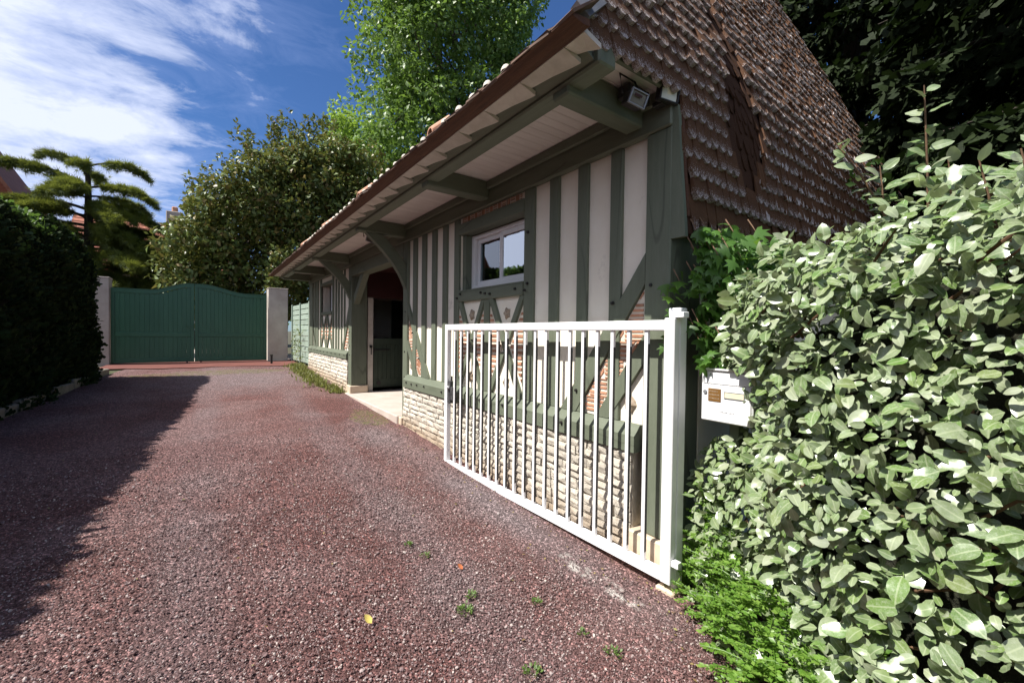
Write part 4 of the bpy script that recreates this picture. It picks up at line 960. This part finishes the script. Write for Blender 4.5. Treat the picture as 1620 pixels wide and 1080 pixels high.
for z0, az, L, rise, dr in [(7.5, .1, 1.75, .42, .35), (7.45, 2.9, 1.35, .55, .25), (7.2, 1.4, 1.2, .4, .3), (7.2, 4.6, 1.2, .4, .3), (6.7, 5.9, 2.2, .18, .38), (6.75, 3.3, 2.5, .38, .25), (6.5, 2.4, 1.9, .3, .3), (6.4, .5, 1.9, .2, .3), (6.5, 4.4, 1.8, .25, .4),
    (5.9, 3.05, 2.6, .22, .3), (5.8, 6.1, 2.4, .12, .35), (5.7, 5.2, 2.2, .15, .35), (5.7, 1.2, 2, .2, .3), (5.6, 3.9, 2.3, .2, .35), (5.1, 3.2, 2.9, .12, .22), (5.0, 6.25, 2.5, .05, .3), (5.0, 5.5, 2.4, .1, .35), (4.9, 4.3, 2.4, .1, .3), (4.8, .7, 2.3, .1, .3), (4.8, 2.2, 2.3, .15, .3),
    (4.2, 6.1, 3.2, .02, .18), (4.2, 5.3, 3.0, .06, .25), (4.0, 3.5, 2.8, .08, .25), (4.0, 4.5, 2.6, .05, .3), (4.0, .4, 3.0, .05, .2), (3.3, 5.8, 3.3, .06, .22), (3.2, 5.0, 2.8, .06, .22), (3.4, .05, 3.4, .03, .16), (3.8, 5.95, 3.4, .03, .18), (2.6, 6.0, 3.3, .06, .12), (4.6, 5.7, 2.8, .04, .25), (5.4, .2, 2.4, .08, .3), (5.3, 2.8, 2.6, .12, .28), (2.9, .3, 3.2, .02, .12), (3.1, 4.1, 2.6, .03, .2), (2.7, 5.5, 3.0, .02, .15)]+[(z_, float(rng.uniform(3.3, 6.6)), float(rng.uniform(1.9, 3.0)*(1-.05*z_)), .08, .28) for z_ in np.arange(2.1, 6.6, .17)]:
    bough(z0, az, L, rise, dr)
bg_.build('trunk', M['cedarbark'], T)
PP = np.array(PP); DD = np.array(DD)+rng.normal(0, .15, (len(PP), 3)); NNn = np.array(NNn)+rng.normal(0, .2, (len(PP), 3)); _k = rng.random(len(PP)) < .62; PP, DD, NNn = PP[_k], DD[_k], NNn[_k]
TUFT = (np.array([(x+o, y, z) for ax, ay in ((0, 1), (.45, .8), (-.45, .8), (.8, .35), (-.8, .35)) for x, y, z, o in ((ax*.05-.07, ay*.05, 0, 0), (ax*.05+.07, ay*.05, 0, 0), (ax, ay, -.08, 0))]), np.arange(15).reshape(5, 3))
leaves('crown', TUFT, PP, DD, NNn, rng.uniform(.12, .25, len(PP)), L_CED, T)

# ---- clipped hedge on the left
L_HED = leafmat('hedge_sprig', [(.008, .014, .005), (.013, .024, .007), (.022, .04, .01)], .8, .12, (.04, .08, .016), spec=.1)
T = thing('clipped_hedge', (-3.3, 4, 0), 'tall dark clipped conifer hedge in shade along the kerb', 'hedge')
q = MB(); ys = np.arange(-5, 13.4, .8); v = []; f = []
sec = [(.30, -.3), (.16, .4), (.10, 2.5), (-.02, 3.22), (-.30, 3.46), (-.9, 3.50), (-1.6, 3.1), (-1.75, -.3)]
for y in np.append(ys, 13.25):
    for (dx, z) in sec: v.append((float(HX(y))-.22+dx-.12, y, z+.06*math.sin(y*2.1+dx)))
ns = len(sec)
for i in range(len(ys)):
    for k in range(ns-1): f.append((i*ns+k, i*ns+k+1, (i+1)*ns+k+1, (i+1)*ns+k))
f.append(tuple(range(ns))[::-1]); f.append(tuple(range(len(ys)*ns, (len(ys)+1)*ns))); q.add(v, f); q.build('branches_and_shade', M['shade_core'], T)  # solid dark core, painting the shade behind the sprigs
n = 52000; y = 13.4-18.4*rng.random(n)**1.5; w = rng.random(n)
sl = np.cumsum([0]+[math.hypot(sec[i+1][0]-sec[i][0], sec[i+1][1]-sec[i][1]) for i in range(6)]); w = w*sl[-1]
dx = np.interp(w, sl, [a for a, _ in sec[:7]]); z = np.interp(w, sl, [b for _, b in sec[:7]])
nx = np.where(z < 3.05, 1.0, .35); nz_ = np.where(z < 3.05, .1, 1.0)
off = rng.uniform(-.06, .14, n)+.10*np.sin(y*3.1)*np.sin(z*4)
P = np.stack([HX(y)-.34+dx+nx*off, y, z+nz_*off+.06*np.sin(y*2.1+dx)], -1)
Nn = np.stack([nx, rng.normal(0, .4, n), nz_], -1)
ne = 5000; Pe = np.stack([HX(13.3)-.34+rng.uniform(-1.7, .15, ne), 13.3+rng.uniform(-.05, .14, ne), rng.uniform(0, 3.3, ne)], -1); P = np.concatenate([P, Pe]); Nn = np.concatenate([Nn, np.tile([0., 1, .1], (ne, 1))])
n = len(P); D = Nn*.55+np.array([0, 0, .55])+rng.normal(0, .45, (n, 3))
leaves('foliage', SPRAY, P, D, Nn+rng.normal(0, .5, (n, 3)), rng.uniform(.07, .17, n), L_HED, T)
n = 5200; y = 13.4-13*rng.random(n)**1.3; dx = rng.uniform(-1.1, .12, n); P = np.stack([HX(y)-.34+dx, y, np.interp(dx, [-1.1, -.9, -.30, -.02, .12], [3.48, 3.50, 3.46, 3.22, 2.6])+.03+rng.uniform(0, .16, n)], -1)
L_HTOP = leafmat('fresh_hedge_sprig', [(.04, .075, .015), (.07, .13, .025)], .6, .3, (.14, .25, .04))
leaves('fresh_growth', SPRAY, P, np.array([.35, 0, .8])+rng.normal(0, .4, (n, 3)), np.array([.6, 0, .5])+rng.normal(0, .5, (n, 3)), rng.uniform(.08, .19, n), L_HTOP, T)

# ---- dark conifers behind the shingled end
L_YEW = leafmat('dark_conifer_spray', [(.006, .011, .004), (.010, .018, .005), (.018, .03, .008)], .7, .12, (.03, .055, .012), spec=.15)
def conifer(x, y, r0, z0, z1, n, lab, gap=.0):
    T = thing('conifer_tree', (x, y, -.2), lab, 'tree'); PP = []; DD = []; b = MB(); b.tube([(x, y, -.3), (x+.1, y, z1*.5), (x, y, z1)], [.35, .25, .04], 8)
    for _ in range(n):
        z = z0+(z1-z0)*rng.random()**1.1; L = r0*(1-.55*((z-z0)/(z1-z0))**1.5)*rng.uniform(.6, 1.05); az = rng.uniform(0, 2*math.pi); d = np.array([math.cos(az), math.sin(az), 0]); s = np.array([-d[1], d[0], 0])
        e = [np.array([x, y, z])+d*L*t+np.array([0, 0, .12*L*t-.28*L*t**2]) for t in (0, .5, 1)]; b.tube(e, [.06, .04, .01], 4, False)
        k = int(115*L); t = rng.uniform(.22, 1, k)**.7; o = rng.uniform(-1, 1, k)
        P = np.array([x, y, z])+d*L*t[:, None]+s*(o*.38*L*np.sin(np.pi*np.minimum(1, t*.8+.12))*.8)[:, None]; P[:, 2] += .12*L*t-.28*L*t**2-.25*np.abs(o)-.25*rng.random(k)**2
        PP.append(P); DD.append(d*.5+s*o[:, None]*.7+np.array([0, 0, -.6]))
    b.build('trunk', M['cedarbark'], T); P = np.concatenate(PP); D = np.concatenate(DD)+rng.normal(0, .35, P.shape); k = len(P)
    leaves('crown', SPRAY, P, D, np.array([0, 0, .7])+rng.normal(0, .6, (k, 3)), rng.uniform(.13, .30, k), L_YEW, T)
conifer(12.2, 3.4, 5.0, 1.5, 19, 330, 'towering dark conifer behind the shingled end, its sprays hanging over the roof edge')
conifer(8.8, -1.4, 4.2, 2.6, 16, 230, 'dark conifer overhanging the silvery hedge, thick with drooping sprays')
T = thing('laurel_shrub', (7.2, .7, -.2), 'green leafy shrub in half shade behind the silvery hedge', 'shrub')
cs = np.stack([rng.uniform(5.4, 9.5, 70), rng.uniform(-.6, 1.25, 70), rng.uniform(1.2, 3.1, 70)], -1)
crown(cs, rng.uniform(.25, .5, len(cs)), 60, leafmat('mid_leaf', [(.018, .04, .009), (.03, .065, .014)], .6, .2, (.07, .13, .025), spec=.2), T, .10)
limbs(T, (7.2, .7, -.2), (7.2, .7, 2.5), .06, cs[:14], M['bark'])

# ---- neighbouring houses seen beyond the gate
T = thing('neighbour_house', (-2.5, 33, .4), 'half-timbered house with a red tiled roof glimpsed beyond the cedar', 'house')
B('wall', 'plaster', (-5.6, 31.2, .4), (2.3, 37, 5.2), 0, T)
for x in np.arange(-5.5, 2.2, .55): B('stud', 'bark', (x, 31.13, .5), (x+.16, 31.198, 5.15), 0, T)
B('beam', 'bark', (-5.6, 31.12, 2.7), (2.3, 31.198, 2.95), 0, T)
w_ = B('window', 'white', (-1.6, 31.08, 1.5), (-.5, 31.12, 2.6), 0, T); B('pane', 'glass', (-1.5, 31.07, 1.6), (-.6, 31.079, 2.5), 0, w_)
rf = part('roof', 'redtile', lambda q: q.prism([(30.6, 4.6), (30.6, 4.8), (34, 7.9), (37.6, 4.8), (37.6, 4.6)], -6.0, 2.0, 'x'), parent=T)
for i in range(14):
    t = i/14; part('tile_course', 'redtile', lambda q: q.prism([(30.55+3.4*t, 4.8+3.1*t), (30.55+3.4*t, 4.86+3.1*t), (30.85+3.4*t, 5.09+3.1*t), (30.85+3.4*t, 5.03+3.1*t)], -6.0, 2.0, 'x'), parent=rf)
def chim(x, h): c = B('chimney', 'render', (x, 32.6, 6.2), (x+.8, 33.4, h), .03, rf); B('pot', 'terracotta', (x+.25, 32.85, h), (x+.55, 33.15, h+.35), .06, rf)
chim(-1.9, 8.6); chim(-.35, 8.0)
T = thing('brick_house', (-7.5, 25, .4), 'steep red brick gable end at the left edge behind the hedge', 'house')
part('gable_wall', 'brick', lambda q: q.prism([(-10.8, .2), (-5.0, .2), (-5.0, 4.9), (-7.9, 9.8), (-10.8, 4.9)], 24.5, 26.0, 'y'), parent=T)
for i in range(56): B('brick_course', 'brick', (-10.8+max(0, i*.1-.85)*.592, 24.485, 4.0+i*.1), (-5.01-max(0, i*.1-.8)*.592, 24.499, 4.085+i*.1), 0, T)
part('roof', 'redtile', lambda q: q.prism([(-4.8, 4.5), (-4.8, 4.72), (-7.9, 10.0), (-11.0, 4.72), (-11.0, 4.5), (-7.9, 9.8)], 24.35, 30, 'y'), parent=T)

# ---- silvery hedge on the right
L_SIL = leafmat('silvery_leaf', [(.085, .15, .05), (.14, .20, .088), (.19, .245, .13), (.30, .33, .23), (.10, .19, .04), (.17, .215, .085)], .27, .13, (.30, .42, .10), spec=.6, back=(.34, .36, .27), vein=(.42, .47, .30))
T = thing('silvery_hedge', (2.9, .3, -.2), 'overgrown hedge of large silvery grey-green leaves filling the right side', 'hedge')
path = np.array([(2.90, 1.44), (2.50, 1.08), (2.22, .68), (2.04, .22), (1.96, -.30), (1.95, -1.2)]); plen = np.concatenate([[0], np.cumsum(np.linalg.norm(np.diff(path, axis=0), axis=1))])
def hp(s): return np.stack([np.interp(s, plen, path[:, 0]), np.interp(s, plen, path[:, 1])], -1)
def hn(s):
    d = hp(s+.05)-hp(s-.05); d /= np.linalg.norm(d, axis=1, keepdims=True); n_ = np.stack([d[:, 1], -d[:, 0]], -1); n_[n_[:, 0] > 0] *= -1; return n_
def htop(s): return np.interp(s, plen, [1.72, 1.90, 1.98, 2.0, 2.0, 2.0])
def hedge_pts(n):
    s = rng.uniform(0, plen[-1], n); tp = htop(s)+.07*np.sin(s*11+1)+.05*np.sin(s*23); u = rng.random(n)*1.45; N2 = hn(s)
    z = np.where(u < 1, -.15+(tp+.15)*u, tp); back = np.where(u < 1, np.clip(z-tp+.35, 0, .35)**2*1.2, .15+(u-1)*3.0)
    z = np.where(u >= 1, tp+(u-1)*.30+.06*np.sin(s*7), z)
    bul = .20*np.clip((.65-z)/.65, 0, 1)+.10*np.sin(s*5.2+z*2.3)+.07*np.sin(z*6.1-s*3)+.10*np.sin(np.pi*np.clip(z/2.2, 0, 1))
    dep = -rng.exponential(.10, n)+.05; dep = np.maximum(dep, -.5)
    XY = hp(s)+N2*(bul+dep-back)[:, None]; out = np.stack([N2[:, 0], N2[:, 1], np.where(u < 1, .25, 1.3)], -1)
    return np.stack([XY[:, 0], XY[:, 1], z+np.where(u >= 1, dep, 0)], -1), out, dep
P, OUT, dep = hedge_pts(12500); _p, _o, _d = hedge_pts(6000); _k = _p[:, 1] > .72; _p = _p-_o*np.array([.28, .28, .12])*rng.uniform(.4, 1.2, (len(_p), 1))
P = np.vstack([P, _p[_k]]); OUT = np.vstack([OUT, _o[_k]]); dep = np.append(dep, np.full(_k.sum(), -.4))
px, py, d = proj(P)
md = np.interp(px, [1085, 1190], [2.85, 2.5])
# the clearing that keeps the letterbox reachable
keep = ~((px > 1078) & (px < 1186-14*np.sin(py/9)) & (py > 578) & (py < 690) & (d < 3.3)) & (d > .75) & ~((P[:, 0] < 2.5) & (P[:, 1] > 1.38))
keep &= ~((px > 1050) & (px < 1098) & (py < 900) & (d < 3.1))
P, OUT, dep = P[keep], OUT[keep], dep[keep]; n = len(P)
D = OUT*.45+np.array([0, 0, -.35])+rng.normal(0, .62, (n, 3)); N = OUT*.8+np.array([-.7, .1, .85])+rng.normal(0, .42, (n, 3)); S = np.clip(rng.lognormal(-2.78, .30, n), .032, .098)
# long shoots above the top
tw = MB()
def shoot(a, b, c, k):
    global P, D, N, S
    a, b, c = Vector(a), Vector(b), Vector(c); pts = [a.lerp(b, t).lerp(b.lerp(c, t), t) for t in np.linspace(0, 1, 7)]; tw.tube(pts, [.008-.0009*i for i in range(7)], 6)
    for i in range(k):
        t = .25+.75*i/(k-1); p = pts[min(5, int(t*6))].lerp(pts[min(6, int(t*6)+1)], t*6-int(t*6)); az = i*2.4
        dd = Vector((math.cos(az), math.sin(az), .25 if t < .9 else .7))
        P = np.vstack([P, p+dd*.01]); D = np.vstack([D, dd+Vector(rng.normal(0, .2, 3))]); N = np.vstack([N, Vector((-.7, -.35, .7))+Vector(rng.normal(0, .35, 3))]); S = np.append(S, rng.uniform(.065, .10))
def rp(px, py, dist): d_ = ray(px, py); return Vector((0, 0, EYE))+d_*dist
shoot(rp(1470, 400, 2.1), rp(1468, 280, 2.05), rp(1462, 135, 2.0), 20); shoot(rp(1440, 430, 2.2), rp(1390, 300, 2.2), rp(1318, 222, 2.25), 15)
shoot(rp(1590, 420, 1.75), rp(1570, 330, 1.75), rp(1548, 250, 1.75), 14); shoot(rp(1640, 380, 1.6), rp(1630, 290, 1.6), rp(1615, 235, 1.6), 12); shoot(rp(1500, 420, 2.0), rp(1510, 330, 2.0), rp(1500, 250, 2.0), 14)
shoot(rp(1400, 400, 2.2), rp(1400, 330, 2.2), rp(1392, 262, 2.2), 12); shoot(rp(1300, 440, 2.4), rp(1270, 400, 2.4), rp(1235, 372, 2.45), 10)
for _ in range(150):
    i = rng.integers(len(P)); e = Vector(P[i]); tw.tube([e+Vector((.28+rng.normal(0, .08), .16+rng.normal(0, .08), -.16)), e+Vector((.1, .05, -.03)), e], [.007, .005, .003], 5, False)
tw.build('twigs', M['twig'], T, kind='stuff')
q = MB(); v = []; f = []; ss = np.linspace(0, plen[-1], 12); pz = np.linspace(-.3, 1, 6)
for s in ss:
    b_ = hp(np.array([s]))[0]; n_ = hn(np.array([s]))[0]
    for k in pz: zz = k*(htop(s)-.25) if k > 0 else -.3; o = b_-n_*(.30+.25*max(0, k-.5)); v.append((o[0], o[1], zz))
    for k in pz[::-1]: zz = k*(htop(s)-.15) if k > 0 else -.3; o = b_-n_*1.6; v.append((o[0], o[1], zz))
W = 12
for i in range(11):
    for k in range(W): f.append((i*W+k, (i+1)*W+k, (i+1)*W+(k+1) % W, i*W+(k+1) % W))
f.append(tuple(range(W))[::-1]); f.append(tuple(range(11*W, 12*W))); q.add(v, f); q.build('branches_and_shade', M['shade_core'], T)  # solid core coloured dark, giving the gaps between leaves their shade
BIGS = [leaf_tmpl(n=7, width=wd, fold=fo, curl=cu, wave=wv) for wd, fo, cu, wv in ((.58, .14, .30, .016), (.53, .24, .15, .02), (.62, .08, .45, .014), (.56, .18, -.12, .024))]
LM = []
for tm in BIGS: me = npmesh('leaf', tm[0], tm[1], L_SIL, smooth=True); addmid(me, tm[0], 1); LM.append(me)
px, py, d = proj(P); area = np.where((px > 1040) & (px < 1640) & (py > 0) & (py < 1090), S/d, 0)
dd_ = np.concatenate([dep, np.full(len(P)-len(dep), .05)]); area = area*np.where(dd_ > -.04, 1, .3); order = np.argsort(-area); big = order[:300]; rest = order[300:]
Dn, Sn, Nn2 = frames(D, N)
for i in big:
    k = int(rng.integers(4)); mt = Matrix((Sn[i], Dn[i], Nn2[i])).transposed(); o = place('leaf', LM[k], P[i], T, rot=mt.to_euler(), scale=(S[i],)*3)
for k in range(4):
    g_ = rest[k::4]; leaves('foliage', BIGS[k], P[g_], D[g_], N[g_], S[g_], L_SIL, T, smooth=True)

# ---- creeper on the corner of the shingled end
L_CRE = leafmat('creeper_leaf', [(.035, .09, .016), (.06, .14, .024), (.09, .19, .036)], .42, .4, (.24, .44, .05))
T = thing('creeper', (2.95, 1.55, -.1), 'lobed-leaf creeper hanging under the shingles above the letterbox', 'creeper')
n = 1000; x = 2.56+1.25*rng.random(n)**1.3; z = 1.30+.92*rng.random(n)
yy = 1.60-.06-.24*rng.random(n)**1.5*(1-.3*(x-2.56)); keep = (z > 1.42+.35*np.sin(x*9)-.1) | (x > 2.72)
keep &= ~((x < 2.62) & (z < 1.75) & (rng.random(n) < .8))
P = np.stack([x, yy, z], -1)[keep]; n = len(P)
ex = np.array([rp(a, b, dd) for a, b, dd in [(1062, 455, 2.82), (1050, 450, 2.85), (1072, 470, 2.8), (1095, 515, 2.75), (1105, 510, 2.7), (1118, 520, 2.7), (1080, 430, 2.85), (1055, 530, 2.83), (1052, 545, 2.84), (1110, 575, 2.7), (1120, 570, 2.68), (1075, 445, 2.8), (1066, 490, 2.8), (1058, 470, 2.82)]])
P = np.vstack([P, ex]); n = len(P); D = np.array([-.15, -.35, -.7])+rng.normal(0, .45, (n, 3)); N = np.array([-.35, -.6, .6])+rng.normal(0, .4, (n, 3)); S = rng.uniform(.075, .125, n)
mv, mf = maple_tmpl(); MAP = npmesh('leaf', mv, mf, L_CRE); px, py, d = proj(P); order = np.argsort(-S/d*np.where((px > 1030) & (px < 1230), 1, .1)); Dn, Sn, Nn2 = frames(D, N)
for i in order[:290]: place('leaf', MAP, P[i], T, rot=Matrix((Sn[i], Dn[i], Nn2[i])).transposed().to_euler(), scale=(S[i],)*3)
if len(order) > 290: g_ = order[290:]; leaves('foliage', (mv, mf), P[g_], D[g_], N[g_], S[g_], L_CRE, T)
q = MB()
for i in order[:60]: e = Vector(P[i]); q.tube([Vector((e.x+.02, e.y+.06, e.z+.09)), e+Vector((.01, .02, .03)), e], [.005, .004, .002], 4, False)
q.build('stems', M['twig'], T, kind='stuff')

# ---- small-leaved honeysuckle along the foot of the hedge
L_HON = leafmat('honeysuckle_leaf', [(.075, .17, .02), (.12, .25, .03), (.20, .32, .06)], .4, .4, (.28, .46, .06))
T = thing('honeysuckle', (2.35, 1.2, -.15), 'bright green small-leaved honeysuckle sprawling at the foot of the silvery hedge', 'shrub')
SMLF = leaf_tmpl(n=2, width=.6, fold=.15, curl=.1)
n = 620; s = 1.75*rng.random(n)**1.25; N2 = hn(s); o = rng.uniform(.10, .27, n); hgt = rng.random(n)**1.3*(.6+.4*np.sin(s*9)**2)*np.interp(s, [0, .5, 1.2, 1.8], [.78, .62, .45, .28]); XY = hp(s)+N2*(o-.20*hgt)[:, None]
st = MB(); PP = []; DD = []; NN_ = []
for i in range(n):
    a = Vector((XY[i][0], XY[i][1], gz(0, XY[i][1])+hgt[i]*.9)); az = rng.uniform(0, 6.28); dv = Vector((N2[i][0]*.8+math.cos(az)*.7, N2[i][1]*.8+math.sin(az)*.7, rng.uniform(-.1, .8))).normalized(); L = rng.uniform(.10, .24)
    pts = [a, a+dv*L*.5+Vector((0, 0, .015)), a+dv*L]; st.tube(pts, [.0025, .002, .001], 4, False); sd2 = dv.cross(Vector((0, 0, 1))).normalized()
    for k in range(int(L/.0085)):
        t = k/(L/.0085); p = pts[0].lerp(pts[2], t); sg = 1 if k % 2 else -1; PP.append(p); DD.append(sd2*sg+dv*.5+Vector((0, 0, .2))); NN_.append(Vector((-.2, -.1, 1))+dv*.2)
st.build('stems', L_HON, T, kind='stuff'); PP = np.array(PP); DD = np.array(DD)+rng.normal(0, .2, PP.shape); NN_ = np.array(NN_)+rng.normal(0, .3, PP.shape)
k_ = ~((PP[:, 0] < 2.36) & (PP[:, 1] > 1.56)); leaves('foliage', SMLF, PP[k_], DD[k_], NN_[k_], rng.uniform(.018, .036, k_.sum()), L_HON, T)

# ---- weeds, grass, fallen leaves
L_WEED = leafmat('weed_leaf', [(.07, .13, .025), (.12, .19, .045)], .5, .4, (.25, .42, .06))
WL = ['bushy green weed tuft left of centre in the foreground gravel', 'small round weed just above the bushy tuft', 'lone weed between the bushy tuft and the white gate', 'weed sprig at the bottom edge of the gravel', 'weed by the honeysuckle in the near gravel', 'tiny moss-like weed below the gate\'s middle', 'flat weed beside the mossy spots in mid gravel', 'small pale weed low in the gravel near the middle']
def onG(px, py):
    d_ = ray(px, py); t = 1.5/-d_.z
    for _ in range(12): p = Vector((0, 0, EYE))+d_*t; t *= (EYE-float(gz(p.x, p.y)))/(EYE-p.z)
    return Vector((0, 0, EYE))+d_*t
def weed(px, py, r_, n, lab):
    c = onG(px, py); az = rng.uniform(0, 6.28, n); rr = r_*rng.random(n)**.6; P = np.stack([c.x+rr*np.cos(az), c.y+rr*np.sin(az), np.full(n, c.z)+rng.random(n)*r_*.55], -1)
    D = np.stack([np.cos(az), np.sin(az), rng.uniform(.2, 1.1, n)], -1); o = leaves('weed', SMLF, P, D, np.array([0, 0, 1.])+rng.normal(0, .4, (n, 3)), rng.uniform(.012, .026, n), L_WEED, kind=None); tag(o, lab, 'weed', 'weeds in the gravel')
for (a, b_, r_, n), lab in zip([(736, 968, .055, 150), (746, 943, .035, 80), (850, 953, .032, 70), (842, 1065, .05, 90), (970, 1035, .05, 80), (645, 862, .03, 60), (672, 880, .04, 60), (922, 1003, .03, 40)], WL): weed(a, b_, r_*.8, int(n*.6), lab)
def litter(px, py, s, mat, lab, cat, name, rz=R(25)):
    c = onG(px, py); tm = leaf_tmpl(n=4, width=.62, fold=.5, curl=-.5); me = npmesh(name, tm[0]*s, tm[1], mat, smooth=True); o = place(name, me, c+Vector((0, 0, .008)), rot=(R(28), R(-12), rz)); tag(o, lab, cat)
litter(588, 988, .062, simple('yellow_fallen_leaf', (.55, .42, .09), (.62, .50, .14), 9, .5, .1), 'curled yellow fallen leaf lying on the gravel', 'fallen leaf', 'fallen_leaf')
litter(732, 902, .05, simple('orange_fallen_leaf', (.45, .13, .05), (.5, .18, .07), 9, .5, .1), 'small orange fallen leaf in the gravel near the gate', 'fallen leaf', 'fallen_leaf')
n = 1500; y = 14.6-5.0*rng.random(n)**1.2; x = 2.47-np.abs(rng.normal(0, .14, n))-.25*rng.random(n)*(np.abs(y-12.5) < 2); P = np.stack([x, y, gz(x, y)-.01], -1)
L_GRA = leafmat('yellow_grass', [(.10, .12, .025), (.15, .17, .04), (.22, .21, .08)], .6, .3, (.28, .32, .07))
o = leaves('grass', TINY, P, np.array([0, 0, 1.])+rng.normal(0, .45, (n, 3)), rng.normal(0, 1, (n, 3)), rng.uniform(.04, .15, n), L_GRA); o['label'] = 'yellow-green grass along the foot of the stone plinth'
n = 420; y = .4+9*rng.random(n)**1.6; edge = rng.random(n) < .6
x = np.where(edge, np.where(y < 1.5, np.interp(y, [0, .92, 1.58], [1.75, 2.05, 2.42]), 2.42)-np.abs(rng.normal(0, .16, n)), rng.uniform(-2.2, 2.3, n)); P = np.stack([x, y, gz(x, y)+.006], -1)
L_LIT = leafmat('dry_leaf_scrap', [(.10, .055, .025), (.20, .12, .05), (.30, .22, .09), (.16, .17, .05)], .7, .1)
o = leaves('leaf_litter', SMALL, P, rng.normal(0, 1, (n, 3))*np.array([1, 1, .15]), np.array([0, 0, 1.])+rng.normal(0, .3, (n, 3)), rng.uniform(.010, .030, n), L_LIT); o['label'] = 'scraps of dry leaf scattered over the gravel'
n = 140; P = np.stack([2.44+rng.normal(0, .03, n), rng.uniform(14.6, 16.2, n), rng.uniform(.5, 1.6, n)], -1)
T = thing('climbing_plant', (2.42, 15.4, .4), 'sprig of ivy growing up the slatted fence', 'climbing plant')
leaves('foliage', SMALL, P, np.array([-.4, 0, -.5])+rng.normal(0, .5, (n, 3)), np.array([-1., 0, .5])+rng.normal(0, .4, (n, 3)), rng.uniform(.06, .11, n), L_PHOT, T)
